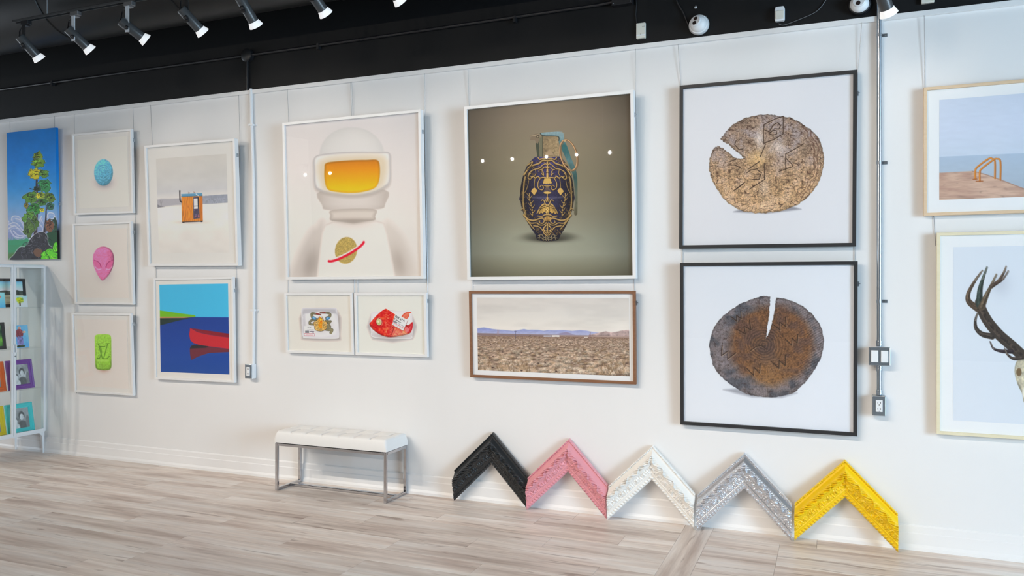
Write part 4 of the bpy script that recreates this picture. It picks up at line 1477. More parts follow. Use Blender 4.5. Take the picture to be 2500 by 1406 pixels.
a.rect(1186, 668, 1280, 690, (236, 228, 222))
for x in range(1090, 1180, 16):
    a.rect(x, 678, x + 7, 684, (130, 134, 160))
a.rect(1596, 690, 1640, 700, (236, 228, 220))
a.ell(907, 677, 9, 6, (50, 44, 44))
for x, y0, y1, c in [(492, 598, 662, (170, 140, 150)), (508, 598, 662, (170, 140, 150)), (722, 616, 708, (84, 84, 110)), (1672, 626, 700, (130, 96, 100))]:
    a.line([(x, y0), (x, y1)], 4.5, c)
a.line([(708, 622), (738, 622)], 4, (84, 84, 110))
a.line([(1664, 660), (1660, 700)], 4, (150, 110, 110))
vsamp = sorted([R_.random() ** 1.25 for _ in range(1150)])
for v in vsamp:
    x = R_.uniform(215, 2190)
    y = yh(x) + 8 + v * 475
    rx = (5 + 44 * v) * R_.uniform(0.55, 1.25)
    ry = rx * R_.uniform(0.42, 0.62)
    t = R_.random()
    top = (174, 150, 128) if t < 0.4 else ((160, 146, 128) if t < 0.65 else ((148, 124, 98) if t < 0.85 else (194, 176, 158)))
    a.ell(x + rx * 0.15, y + ry * 0.75, rx * 0.95, ry * 0.5, (84, 60, 48), op=0.7, soft=ry * 0.3 + 2)
    seed = R_.randrange(60)
    a.ell(x, y, rx, ry, None, soft=ry * 0.35 + 2, op=0.85,
          fn=lambda X, Y, u, w, top=top, seed=seed, rx=rx: np.array(top, float) * (0.98 - 0.24 * w - 0.1 * u + 0.95 * (fbm(X / (2.5 + rx * 0.16), Y / (2.5 + rx * 0.12), 3, seed) - 0.5))[..., None])
for k in range(70):
    x, v = R_.uniform(230, 2170), R_.random()
    a.ell(x, yh(x) + 20 + v * 460, 4 + 12 * v, 3 + 7 * v, R_.choice([(220, 202, 184), (66, 46, 42), (206, 186, 170)]), op=0.9)
for k in range(90):
    x = R_.uniform(1800, 2180) if k % 2 else R_.uniform(240, 900)
    y = yh(x) + R_.uniform(330, 480)
    for j in range(4):
        a.line([(x, y), (x + R_.uniform(-26, 26), y - R_.uniform(25, 70))], 4, R_.choice([(96, 74, 56), (178, 150, 116), (140, 112, 84)]), taper=1.5, op=0.7)
a.build('photograph')
p.clamp()

# ---- two sawn logs
ONE = [(360, 545), (385, 520), (420, 475), (470, 430), (530, 398), (600, 378), (680, 366), (745, 363), (800, 375), (880, 385), (950, 420), (1020, 465), (1075, 510), (1110, 570), (1130, 640), (1137, 700), (1130, 770), (1105, 850), (1065, 920), (1010, 985), (940, 1040),
       (860, 1075), (770, 1093), (700, 1100), (620, 1100), (540, 1090), (480, 1065), (420, 1025), (365, 965), (325, 905), (295, 840), (278, 770), (282, 700), (300, 640), (325, 605), (350, 600), (385, 620), (430, 655), (470, 685), (510, 697), (545, 690), (520, 672), (480, 640), (445, 612), (425, 588), (390, 574)]
TWO = [(735, 318), (690, 313), (640, 322), (580, 345), (510, 372), (440, 420), (380, 465), (335, 515), (305, 570), (285, 640), (280, 690), (290, 760), (310, 830), (345, 890), (400, 945), (460, 990), (520, 1025), (590, 1055), (680, 1068), (780, 1068), (850, 1055), (910, 1035), (970, 985),
       (1020, 930), (1070, 860), (1105, 790), (1130, 710), (1137, 640), (1120, 560), (1090, 500), (1040, 440), (980, 390), (910, 355), (850, 335), (780, 325), (775, 360), (765, 430), (750, 500), (735, 560), (722, 600), (700, 632), (708, 600), (710, 560), (722, 500), (728, 430), (733, 370)]


def rough_outline(P, amp, seed):
    r = random.Random(seed)
    out = []
    for i in range(len(P)):
        x0, y0 = P[i]
        x1, y1 = P[(i + 1) % len(P)]
        for k in range(5):
            t = k / 5
            out.append((x0 + (x1 - x0) * t + r.uniform(-amp, amp), y0 + (y1 - y0) * t + r.uniform(-amp, amp)))
    return out


def rough_warp(X, Y, seed, amp=26, sc_=70):
    return X + amp * (fbm(X / sc_, Y / sc_, 3, seed) - 0.5) * 2, Y + amp * (fbm(X / sc_, Y / sc_, 3, seed + 9) - 0.5) * 2


def log_one(X, Y, sd):
    x, y = rough_warp(X, Y, 3)
    r = np.hypot(x - 640, (y - 690) * 1.05)
    th = np.arctan2(y - 690, x - 640)
    t = fbm(X / 60, Y / 60, 4, 2)
    low = np.clip((Y - 560) / 330, 0, 1)
    base = mixc((164, 138, 118), (208, 168, 124), low * 0.85)
    base = mixc(base, (134, 122, 120), np.clip((t - 0.46) * 4, 0, 1) * (0.85 - 0.55 * low))
    grain = ridged(X / 16, Y / 9, 4, 5)
    crack = np.clip((ridged(x / 26, y / 17, 4, 8) - 0.74) * 6, 0, 1)
    fine = fbm(X / 4.5, Y / 4.5, 3, 7)
    f = 0.56 + 0.42 * grain + 0.55 * (fine - 0.5) + 0.55 * (t - 0.5)
    edge = np.exp(-((r - 440) / 50.0) ** 2) * (np.cos(th + 0.5) > 0.3)
    bark = np.clip(np.sin(r / 4.5 + 5 * t) - 0.15, 0, 1) * edge
    radial = np.clip(np.sin(th * 46 + 5 * fbm(x / 50, y / 50, 3, 1)) - 0.55, 0, 1) * np.clip(1 - r / 420, 0, 1)
    c = base * f[..., None]
    c = mixc(c, (58, 40, 32), crack * 0.8)
    c = mixc(c, (80, 54, 44), np.clip(bark * 0.8, 0, 1))
    c = mixc(c, (92, 66, 46), np.clip(radial, 0, 1) * 0.5)
    c = mixc(c, (210, 172, 108), np.exp(-(r / 75.0) ** 2) * 0.5 * (0.5 + fine))
    pale = np.exp(-(((x - 655) / 34) ** 2 + ((y - 545) / 66) ** 2)) + 0.9 * np.exp(-(((x - 790) / 60) ** 2 + ((y - 612) / 46) ** 2)) + 0.5 * np.exp(-(((x - 690) / 36) ** 2 + ((y - 905) / 66) ** 2))
    c = mixc(c, (212, 204, 200), np.clip(pale, 0, 1) * 0.6 * (0.4 + fine))
    return c * (1 - 0.30 * np.clip(1 + sd / 14, 0, 1))[..., None] * 1.22


def log_two(X, Y, sd):
    x, y = rough_warp(X, Y, 6, 12)
    r = np.hypot(x - 690, (y - 680) * 1.08)
    th = np.arctan2(y - 680, x - 690)
    t = fbm(X / 55, Y / 55, 4, 21)
    outer = np.clip((r - 285 - 60 * (t - 0.5) + 55 * np.cos(th) * -1) / 60, 0, 1)
    base = mixc((150, 106, 72), (112, 84, 70), np.clip((t - 0.42) * 4, 0, 1))
    base = mixc(base, (184, 136, 82), np.clip((Y - 700) / 250, 0, 1) * np.clip(1 - np.abs(X - 720) / 260, 0, 1) * 0.7)
    base = mixc(base, (140, 132, 136), outer * 0.9)
    base = mixc(base, (88, 90, 98), np.clip((fbm(X / 80, Y / 80, 3, 31) - 0.52) * 6, 0, 1) * outer * 0.8)
    fine = fbm(X / 4.5, Y / 4.5, 3, 17)
    grain = ridged(X / 12, Y / 20, 4, 15)
    rings = np.sin(r / 3.4 + 3 * fbm(X / 90, Y / 90, 2, 3)) * np.exp(-(r / 150.0) ** 2)
    radial = np.clip(np.sin(th * 70 + 4 * t) - 0.3, 0, 1) * np.clip(1 - np.abs(r - 170) / 190, 0, 1)
    diag = np.sin((X + 1.6 * Y) / 5.0 + 6 * t) * np.clip((X - 820) / 200, 0, 1) * 0.10
    f = 0.66 + 0.30 * grain + 0.38 * (fine - 0.5) + 0.20 * rings + diag + 0.25 * (t - 0.5)
    crack = np.clip((ridged(x / 30, y / 24, 4, 28) - 0.76) * 6, 0, 1)
    c = base * f[..., None]
    c = mixc(c, (56, 40, 34), crack * 0.6)
    c = mixc(c, (70, 48, 36), np.clip(radial, 0, 1) * 0.28)
    c = mixc(c, (64, 56, 58), np.exp(-(r / 110.0) ** 2) * 0.45)
    return c * (1 - 0.22 * np.clip(1 + sd / 14, 0, 1))[..., None] * 1.05


def carve(a, segs, w=6):
    for sgm in segs:
        a.line([(x + 4, y + 5) for x, y in sgm], w * 0.7, (206, 176, 142), smooth=0, op=0.55)
    for sgm in segs:
        a.line(sgm, w, (52, 36, 28), smooth=0, op=0.9)


p = Picture('framed_print', 'upper black framed print of a sawn log round split at its left edge', 'picture', (-0.387, 2.251, 1.023, 1.024, -0.0052, 0.0128, 0.045), illum=0.88, group='black framed log prints')
p.frame(0.021, 0.034, M['black_frame'], 0.014, M['mat_cool'])
BG1, BG2 = (224, 223, 226), (228, 231, 237)
Raster(p, KB1, p.recess - 0.0004, rect=p.inner(0.0), den=0.1, bg=BG1).build('print')
a = Raster(p, KB1, p.recess - 0.0010, box=(230, 330, 1180, 1150), den=1.35, bg=BG1, cover=False)
a.poly([(460, 1092), (700, 1104), (965, 1072), (900, 1050), (700, 1080), (520, 1070)], (128, 126, 134), soft=8, op=0.8)
a.poly(rough_outline(ONE, 4, 5), None, fn=log_one)
carve(a, [[(690, 440), (770, 398), (832, 378), (832, 510), (760, 552), (688, 580), (684, 500), (690, 440)], [(735, 480), (762, 440), (790, 426), (812, 448), (800, 474), (766, 470)], [(735, 500), (756, 482), (780, 486), (784, 510), (752, 520), (728, 508)], [(694, 480), (740, 500)],
          [(850, 660), (985, 584)], [(850, 660), (850, 780)], [(850, 690), (905, 745)], [(800, 790), (905, 752)], [(690, 730), (692, 850)], [(580, 922), (692, 850)], [(575, 770), (655, 716)], [(660, 680), (700, 585)],
          [(480, 560), (470, 590), (500, 625), (532, 622)], [(435, 716), (478, 700)], [(415, 742), (470, 742), (522, 768)], [(456, 938), (548, 868)], [(478, 925), (530, 885)], [(560, 800), (590, 780), (640, 770)], [(600, 850), (650, 850), (668, 800), (640, 780)]], 6)
a.build('log_picture')
p.clamp()

p = Picture('framed_print', 'lower black framed print of a sawn log round split from the top', 'picture', (-0.382, 1.142, 1.021, 1.018, -0.0020, 0.0254, 0.045), illum=0.92, group='black framed log prints')
p.frame(0.021, 0.034, M['black_frame'], 0.014, M['mat_cool'])
Raster(p, KB2, p.recess - 0.0004, rect=p.inner(0.0), den=0.1, bg=BG2).build('print')
a = Raster(p, KB2, p.recess - 0.0010, box=(230, 280, 1180, 1110), den=1.35, bg=BG2, cover=False)
a.poly([(385, 1012), (480, 1040), (600, 1068), (820, 1072), (935, 1038), (860, 1030), (600, 1040), (480, 1005)], (140, 142, 152), soft=10, op=0.75)
a.poly(rough_outline(TWO, 3, 9), None, fn=log_two)


def brand_w(cx, cy, s_, rot):
    c, q = math.cos(rot), math.sin(rot)
    pts = [(-1.0, -0.6), (-0.45, 0.6), (0.0, -0.35), (0.45, 0.6), (1.0, -0.6)]
    return [(cx + s_ * (x * c - y * q), cy + s_ * (x * q + y * c)) for x, y in pts]


carve(a, [brand_w(552, 556, 58, -0.62), brand_w(815, 526, 56, -0.50), brand_w(905, 645, 50, -0.35), brand_w(810, 812, 56, -0.42), brand_w(622, 866, 54, -0.35), brand_w(410, 740, 58, 0.5), brand_w(490, 470, 42, -0.5)], 7)
carve(a, [[(586, 722), (630, 690), (668, 684), (712, 716)]], 6)
a.build('log_picture')
p.clamp()

# ---- jetty with an orange ladder (runs out of the frame at the right)
p = Picture('framed_print', 'light oak framed photograph of an orange ladder on a jetty', 'picture', (0.4716 + 0.5, 2.264, 1.0, 0.724, 0.0, 0.008, 0.040), illum=0.92)
p.frame(0.017, 0.032, M['oak'], 0.014, M['mat_cool'])
yl = p.recess - 0.0006
q = p.pixel_to_local(np.array([2080 + 577 / KP[2], 2080 + 577 / KP[2]]), np.array([660 / KP[2], 1320 / KP[2]]), yl)


def seabg(X, Y):
    yy = Y + (X - 577) * 0.045
    return ramp(yy, [(600, (206, 214, 228)), (850, (208, 216, 232)), (1034, (204, 214, 228)), (1038, (178, 194, 212)), (1150, (178, 192, 206)), (1320, (168, 180, 192))]) * (1 + 0.03 * (fbm(X / 60, Y / 14, 3, 3) - 0.5))[..., None]


a = Raster(p, KP, yl, rect=(q[0, 0], q[1, 2], -q[0, 0], q[0, 2]), den=1.1, bg=seabg)
a.poly([(560, 1142), (680, 1136), (795, 1129), (880, 1152), (1010, 1196), (1140, 1246), (1320, 1310), (1500, 1380), (560, 1380)], None,
       fn=lambda X, Y, sd: mixc((214, 182, 160), (188, 152, 134), np.clip(fbm(X / 90, Y / 16, 4, 5) * 2 - 0.5, 0, 1)) * (1 - 0.12 * np.clip((ridged(X / 160, Y / 26, 3, 4) - 0.8) * 6, 0, 1))[..., None])
a.line([(795, 1131), (900, 1158), (1140, 1248), (1320, 1314)], 6, (170, 136, 120))
OR = (226, 146, 66)
for pts in [[(812, 1180), (812, 1130), (826, 1102), (900, 1048), (925, 1048), (942, 1066), (942, 1176)], [(842, 1194), (842, 1138), (856, 1112), (930, 1056), (955, 1048), (978, 1066), (978, 1186)]]:
    a.line([(x + 3, y + 1) for x, y in pts], 11, (176, 100, 40), smooth=4)
    a.line(pts, 8, OR, smooth=4)
a.line([(800, 1184), (826, 1182)], 6, (170, 96, 50))
a.line([(820, 1197), (864, 1196)], 6, (170, 96, 50))
a.build('photograph')

# ---- antlers (run out of the frame at the right)
p = Picture('framed_print', 'pale ash framed print of a deer skull with dark antlers', 'picture', (0.5356 + 0.45, 1.239, 0.90, 1.131, 0.0, 0.012, 0.040), illum=0.92)
p.frame(0.017, 0.032, M['ash'], 0.014, M['mat_cool'])
yl = p.recess - 0.0006
q = p.pixel_to_local(np.array([2080 + 600 / KN[2]] * 2), np.array([500 + 250 / KN[2], 500 + 1275 / KN[2]]), yl)
ABG = (221, 226, 233)
a = Raster(p, KN, yl, rect=(q[0, 0], q[1, 2], -q[0, 0], q[0, 2]), den=1.1, bg=ABG)
MX = 1046
for s_ in (1, -1):
    a.glow(MX + (880 - MX) * s_, 470, 60, 70, (186, 190, 200), 0.5)
    for pts, w0, w1, c in [([(1020, 905), (950, 838), (870, 768), (805, 690), (768, 620), (756, 575)], 66, 56, (70, 60, 52)), ([(742, 612), (692, 572), (690, 522), (728, 450), (773, 388)], 42, 6, (86, 70, 56)),
                           ([(754, 588), (758, 505), (774, 440), (800, 366)], 44, 5, (58, 66, 60)), ([(768, 604), (792, 545), (822, 482), (856, 410)], 42, 6, (92, 78, 62)), ([(826, 482), (868, 450), (898, 402), (914, 363)], 26, 5, (84, 68, 56)),
                           ([(850, 468), (892, 440), (927, 390)], 18, 4, (72, 56, 48)), ([(830, 778), (772, 766), (736, 732), (730, 685), (744, 640)], 38, 7, (64, 56, 50)), ([(945, 868), (885, 866), (838, 850), (818, 810)], 26, 6, (58, 48, 50)),
                           ([(1005, 905), (955, 910), (918, 882), (904, 848)], 24, 5, (70, 60, 54))]:
        q_ = [(MX + (x - MX) * s_, y) for x, y in pts]
        a.line(q_, w0, c, taper=w1)
        a.line([(x - 4, y - 3) for x, y in q_], w0 * 0.35, tuple(min(255, v * 1.55) for v in c), taper=w1 * 0.3, noise=16, op=0.8)
        a.line([(x + 5, y + 4) for x, y in q_], w0 * 0.3, tuple(v * 0.6 for v in c), taper=w1 * 0.3, noise=12, op=0.7)
        a.line(q_[-2:], 6, (190, 176, 160), taper=4, smooth=0, op=0.5)
a.poly([(975, 925), (1010, 915), (1046, 908), (1082, 915), (1117, 925), (1130, 985), (1112, 1060), (1084, 1120), (1076, 1166), (1046, 1180), (1016, 1166), (1008, 1120), (980, 1060), (962, 985)], None, smooth=3,
       fn=lambda X, Y, sd: np.array((206, 196, 170.0)) * (0.68 + 0.6 * fbm(X / 18, Y / 22, 4, 6) - 0.25 * np.clip(1 + sd / 12, 0, 1))[..., None])
for s_ in (1, -1):
    a.ell(MX - s_ * 58, 990, 16, 24, (120, 96, 66))
    a.ell(MX - s_ * 26, 1110, 12, 30, (228, 222, 206))
a.build()

# ------------------------------------------------------------------ hanging wires
def wire(label, pts, y=-0.005):
    """pts: photo positions down the wall; the wire runs just in front of the wall"""
    P = [tuple(on_wall(px, py, yy)) for px, py, yy in [(q[0], q[1], q[2] if len(q) > 2 else y) for q in pts]]
    P[0] = (P[0][0], -0.020, TRIM_Z - 0.03)
    o = MB().tube(P, 0.0014, 6).build('hanging_wire', M['wire'])
    return tag(o, label, 'wire', 'picture hanging wires')


wire('thin steel wire at the left above the tree canvas', [(28, 300), (29, 600)])
wire('thin steel wire at the right above the tree canvas', [(137, 284), (138, 600)])
wire('thin steel wire at the left above the blue tablet print', [(185, 277), (187, 960)])
wire('thin steel wire at the right above the blue tablet print', [(328, 259), (328.5, 380), (331, 545), (331, 790)])
wire('thin steel wire at the left above the orange hut photograph', [(371, 254), (374, 400), (381, 660), (381, 700)])
wire('thin steel wire at the right above the orange hut photograph', [(586, 230), (587, 390), (577, 660), (577, 700)])
wire('thin steel wire at the left above the helmet print', [(704.5, 217), (705, 300), (703, 690), (703, 730)])
wire('left of two close wires above the helmet print', [(858.5, 199), (859.5, 300), (864.7, 690), (865, 730)])
wire('right of two close wires above the helmet print', [(861.5, 199), (862.5, 300), (873.5, 690), (874, 730)])
wire('thin steel wire at the right above the helmet print', [(1039.6, 180), (1037.5, 280), (1038, 330), (1044, 690), (1044, 730)])
wire('thin steel wire at the left above the grenade print', [(1145, 169), (1145.5, 270), (1154.6, 690), (1154.6, 720)])
wire('thin steel wire at the right above the grenade print', [(1553, 121), (1552, 240), (1553, 300), (1549, 690), (1549, 720)])
wire('slanting steel wire at the left above the upper log print', [(1656, 109), (1662, 210), (1667, 615), (1667, 660)])
wire('slanting steel wire at the right above the upper log print', [(2104, 55), (2094.5, 170), (2087, 615), (2087, 660)])
wire('thin steel wire at the left above the ladder photograph', [(2255.5, 37), (2257.5, 215), (2280, 530), (2284, 600)])

# ------------------------------------------------------------------ conduits and boxes on the wall
t = thing('electrical_conduit', 'white painted conduit running down to an outlet left of the helmet print', 'conduit', tuple(on_wall(617, 905)))
px = on_wall(np.array([612.6, 614.5, 618.5, 619.5, 620.0, 619.3, 618.5]), np.array([217, 300, 420, 560, 700, 800, 888]), -0.018)
o0 = np.array(t.location)
MB().tube([tuple(q - o0) for q in px], 0.0115, 12).build('pipe', M['white_plastic'], t, smooth=True)
for (x, y) in ((617, 306), (621, 757)):
    q = on_wall(x, y, 0.0) - o0
    MB().box(q[0] - 0.020, q[0] + 0.022, -0.031, 0.0, q[2] - 0.008, q[2] + 0.008).box(q[0] + 0.022, q[0] + 0.042, -0.006, 0.0, q[2] - 0.008, q[2] + 0.008).build('strap', M['white_plastic'], t, bevel=0.001)
t = thing('wall_outlet', 'small outlet box at the foot of the white conduit', 'outlet', tuple(on_wall(617, 905)))
MB().box(-0.036, 0.036, -0.048, 0.0, -0.058, 0.058).build('box', M['white_plastic'], t, bevel=0.004)
MB().box(-0.033, 0.033, -0.052, -0.048, -0.055, 0.055).build('cover_plate', M['galv'], t, bevel=0.003)
r = MB().box(-0.017, 0.017, -0.055, -0.052, -0.034, 0.034).build('receptacle', M['white_plastic'], t, bevel=0.002)
for z in (0.018, -0.018):
    for x in (-0.006, 0.006):
        MB().box(x - 0.0012, x + 0.0012, -0.0556, -0.0549, z - 0.005, z + 0.005).build('slot', M['black_metal'], r)

XC = float(on_wall(2146, 300)[0])
t = thing('electrical_conduit', 'bare steel conduit running down the wall right of the black frames', 'conduit', (XC, 0, 0))
MB().tube([(0, -0.020, 3.30), (0, -0.020, 1.158)], 0.0135, 14).build('pipe', M['galv'], t, smooth=True)
MB().tube([(0, -0.020, 1.046), (0, -0.020, 0.877)], 0.0135, 14).build('pipe', M['galv'], t, smooth=True)
for z in (1.182, 1.167, 1.037, 1.022, 0.898, 0.885):
    MB().lathe([(0.017, -0.008), (0.018, 0), (0.017, 0.008)], (0, -0.020, z), (0, 0, 1), 12).build('coupling', M['galv'], t, smooth=True)
for z in (2.956, 2.219, 1.418):
    m = MB().lathe([(0.0155, -0.009), (0.0155, 0.009)], (0, -0.020, z), (0, 0, 1), 14)
    m.box(0.012, 0.044, -0.006, 0.0, z - 0.009, z + 0.009).lathe([(0.004, 0), (0.004, 0.006)], (0.034, -0.006, z), (0, -1, 0), 8)
    m.build('strap', M['galv'], t)
t = thing('switch_box', 'square steel switch box with two white rockers on the steel conduit', 'switch box', (XC, 0, 1.102))
MB().box(-0.052, 0.052, -0.05, 0.0, -0.050, 0.050).build('box', M['galv'], t, bevel=0.005)
MB().box(-0.056, 0.056, -0.056, -0.05, -0.053, 0.053).build('cover_plate', M['galv'], t, bevel=0.006)
for x in (-0.026, 0.026):
    MB().box(x - 0.019, x + 0.019, -0.063, -0.056, -0.034, 0.034).build('rocker', M['white_plastic'], t, bevel=0.003)
for x in (-0.047, 0.047):
    for z in (-0.044, 0.044):
        MB().lathe([(0.004, 0), (0.003, 0.003)], (x, -0.056, z), (0, -1, 0), 8).build('screw', M['grey_metal'], t)
t = thing('wall_outlet', 'steel outlet box with white sockets below the switch box', 'outlet', (XC - 0.002, 0, 0.817))
MB().box(-0.036, 0.036, -0.048, 0.0, -0.058, 0.058).build('box', M['galv'], t, bevel=0.004)
MB().box(-0.034, 0.034, -0.053, -0.048, -0.056, 0.056).build('cover_plate', M['galv'], t, bevel=0.004)
r = MB().box(-0.018, 0.018, -0.057, -0.053, -0.034, 0.034).build('receptacle', M['white_plastic'], t, bevel=0.002)
for z in (0.018, -0.018):
    for x in (-0.007, 0.007):
        MB().box(x - 0.0012, x + 0.0012, -0.0576, -0.0569, z - 0.004, z + 0.006).build('slot', M['black_metal'], r)
    MB().lathe([(0.0026, 0), (0.0026, 0.0006)], (0, -0.057, z - 0.011), (0, -1, 0), 8).build('slot', M['black_metal'], r)

# black conduit along the black band
t = thing('electrical_conduit', 'black conduit running along the black band of wall', 'conduit', (-4.327, 0, 3.346))
MB().tube([(XL + 4.327 + 0.02, -0.02, 0.0), (-0.05, -0.02, 0.0)], 0.011, 10).build('pipe', M['black_metal'], t, smooth=True)
MB().tube([(0.05, -0.02, 0.0), (1.0, -0.02, 0.002), (2.9, -0.02, 0.012), (3.0, -0.03, 0.015)], 0.011, 10).build('pipe', M['black_metal'], t, smooth=True)
MB().tube([(0.0, -0.02, -0.04), (0.0, -0.02, -0.276)], 0.011, 10).build('pipe', M['black_metal'], t, smooth=True)
MB().lathe([(0.052, 0), (0.052, 0.034), (0.044, 0.04)], (0, -0.001, 0), (0, -1, 0), 20).build('junction_box', M['black_metal'], t, smooth=True)
for x in (-2.2, 0.68, 2.3):
    MB().box(x - 0.01, x + 0.01, -0.034, -0.001, -0.03, 0.014).build('strap', M['black_metal'], t)
t = thing('junction_box', 'square black junction box on the black band above the grenade print', 'junction box', (-1.27, 0, 3.375))
MB().box(-0.068, 0.068, -0.05, 0, -0.045, 0.06).build('box', M['black_metal'], t, bevel=0.003)
for x in (-0.056, 0.056):
    MB().lathe([(0.004, 0), (0.003, 0.003)], (x, -0.05, -0.032), (0, -1, 0), 8).build('screw', M['galv'], t)

# ------------------------------------------------------------------ duct under the ceiling
t = thing('ventilation_duct', 'large round black ventilation duct running under the ceiling', 'duct', (-5.0, -0.62, 3.80))
L0, L1 = XL + 5.0 + 0.02, XR + 5.0 - 0.02
MB().lathe([(0.36, L0), (0.36, L1)], (0, 0, 0), (1, 0, 0), 40).build('pipe', M['duct'], t, smooth=True)
for x in np.arange(-5.4, 8.0, 1.22):
    MB().lathe([(0.36, -0.012), (0.366, -0.008), (0.366, 0.008), (0.36, 0.012)], (x, 0, 0), (1, 0, 0), 40).build('seam_band', M['duct'], t, smooth=True)
for x in (-4.0, -0.5, 3.0, 6.5):
    MB().box(x - 0.012, x + 0.012, -0.004, 0.004, 0.355, 0.398).build('hanger', M['black_metal'], t)

# ------------------------------------------------------------------ track lighting
def track(name, label, x0, x1, y, z):
    t = thing(name, label, 'light track', ((x0 + x1) / 2, y, z))
    L = (x1 - x0) / 2
    MB().box(-L, L, -0.017, -0.013, -0.018, 0.0).box(-L, L, 0.013, 0.017, -0.018, 0.0).box(-L, L, -0.017, 0.017, -0.003, 0.0).build('rail', M['lamp_body'], t, bevel=0.001)
    for x in np.arange(-L + 0.35, L, 1.6):
        MB().tube([(x, 0, 0.0), (x, 0, ZC - z - 0.001)], 0.005, 8).build('drop_rod', M['grey_metal'], t)
    return t


def spot_head(label, x, y, z_track, aim, drop=0.20, sticker=True, power=None, group='track spotlights', beam=90, shade=True):
    """track adapter, stem, tilted can with flared self-glowing white rim; origin at the track"""
    t = thing('track_spotlight', label, 'spotlight', (x, y, z_track), group=group)
    aim = Vector(aim).normalized()
    MB().box(-0.038, 0.038, -0.017, 0.017, -0.046, -0.018).box(-0.018, 0.018, -0.02, 0.02, -0.056, -0.046).build('adapter', M['grey_metal'] if sticker else M['black_metal'], t, bevel=0.002)
    MB().box(-0.016, 0.016, -0.022, -0.016, -drop - 0.03, -0.05).build('stem', M['label_metal'] if sticker else M['black_metal'], t, bevel=0.001)
    piv = Vector((0, 0, -drop))
    MB().lathe([(0.016, 0), (0.016, 0.012), (0.012, 0.015)], piv + Vector((0, -0.022, 0)), (0, -1, 0), 14).build('pivot_knob', M['black_metal'], t, smooth=True)
    c0 = piv - aim * 0.085 + Vector((0, 0.016, 0))
    MB().lathe([(0.030, 0.0), (0.034, 0.005), (0.034, 0.165)], c0, aim, 24).build('can', M['lamp_body'], t, smooth=True)
    MB().lathe([(0.033, 0.162), (0.036, 0.166), (0.047, 0.198), (0.044, 0.200), (0.031, 0.176), (0.031, 0.163)], c0, aim, 28, close=False).build('rim', M['lamp_ring'], t, smooth=True)
    MB().lathe([(0.0305, 0.174), (0.0305, 0.178)], c0, aim, 20).build('lens', M['lamp_lens'], t)
    e = c0 - aim * 0.0
    mid = Vector((-0.08, 0.0, -0.055)) if aim.x >= 0 else Vector((0.08, 0.0, -0.055))
    pts = smooth_pts([(0, 0.0, -0.05), (mid.x * 0.6, 0.005, -0.05), (mid.x, 0.01, -0.075), tuple((Vector((mid.x, 0.01, -0.1)) + e) / 2), tuple(e)], False, 6)
    MB().tube([tuple(q) for q in pts], 0.0042, 6).build('cable', M['black_metal'], t, smooth=True)
    d = bpy.data.lights.new('spot_lamp', 'SPOT')
    d.energy = power if power is not None else NEAR_POWER
    d.color = LAMP_COLOR
    d.spot_size = math.radians(beam)
    d.spot_blend = 0.9
    d.shadow_soft_size = 0.022
    lo = bpy.data.objects.new('spot_lamp', d)
    col.objects.link(lo)
    lo.parent = t
    lo.location = c0 + aim * 0.205
    lo.rotation_euler = aim.to_track_quat('-Z', 'Y').to_euler()
    return t


track('light_track', 'black light track carrying the row of spotlights at upper left', -5.66, 1.6, -1.0, 3.485)
NAMES = ['leftmost spotlight on the upper left track', 'second spotlight from the left, with a pale sticker on its stem', 'third spotlight from the left, with a pale sticker on its stem',
         'fourth spotlight from the left, seen end-on along its can', 'fifth spotlight from the left, half cut by the picture edge', 'sixth spotlight from the left, only its rim and can end in view']
AIMS = [(0.16, 0.60, -0.62), (0.25, 0.64, -0.56), (0.36, 0.66, -0.46), (0.26, 0.64, -0.58), (0.10, 0.56, -0.64), (0.18, 0.60, -0.58)]
for i, (x, lab_, am) in enumerate(zip((-5.53, -5.02, -4.50, -3.97, -3.50, -2.97), NAMES, AIMS)):
    spot_head(lab_, x, -1.0, 3.485, am, drop=0.20, sticker=i in (1, 2), power=NEAR_POWER)
for x in (-2.44, -1.9, -1.36, -0.82, -0.28):
    spot_head('spotlight farther along the near track above the picture edge', x, -1.0, 3.485, (0.25, 0.64, -0.56), sticker=False, power=NEAR_POWER)
# one lower head at the right, on a longer stem
spot_head('single spotlight hanging in front of the steel conduit at upper right', 0.232, -0.55, 3.225, (0.30, 0.50, -0.72), drop=0.21, sticker=False, power=NEAR_POWER * 0.35)
t = thing('drop_stem', 'black drop stem carrying the single spotlight at upper right', 'drop stem', (0.232, -0.55, 3.2255))
MB().tube([(0, 0, 0.0), (0, 0, 0.28)], 0.012, 10).build('tube', M['black_metal'], t, smooth=True)
# the row across the room whose lamps the picture glass mirrors
track('light_track', 'light track across the room behind the viewer', -10.6, -3.3, -9.0, 3.50)
for x in (-10.32, -9.70, -6.23, -5.62, -4.94, -4.36, -3.74):
    spot_head('spotlight on the track across the room', x, -9.0, 3.50, (0.40, 0.86, -0.16), drop=0.22, sticker=False, power=FAR_POWER, group='spotlights across the room', beam=80)

# the middle track, out of view overhead, whose heads throw the shadows under the frames; the floor heads are added fill
track('light_track', 'light track in the middle of the room above the viewer', -9.3, 1.0, -4.2, 3.98)
for i in range(8):
    spot_head('spotlight on the middle track aimed at the pictures', -8.8 + i * 1.1, -4.2, 3.98, (0.50, 0.80, -0.50), drop=0.22, sticker=False, power=KEY_POWER * (0.7 if i > 5 else 1.0), group='spotlights on the middle track', beam=46)
for x in (-8.25, -6.05, -4.95, -2.75, -1.65, -0.3):
    spot_head('unseen spotlight added on the middle track to brighten the floor', x, -4.2, 3.98, (0.15, 0.60, -0.80), drop=0.22, sticker=False, power=FLOOR_FILL_POWER, group='spotlights on the middle track', beam=60)

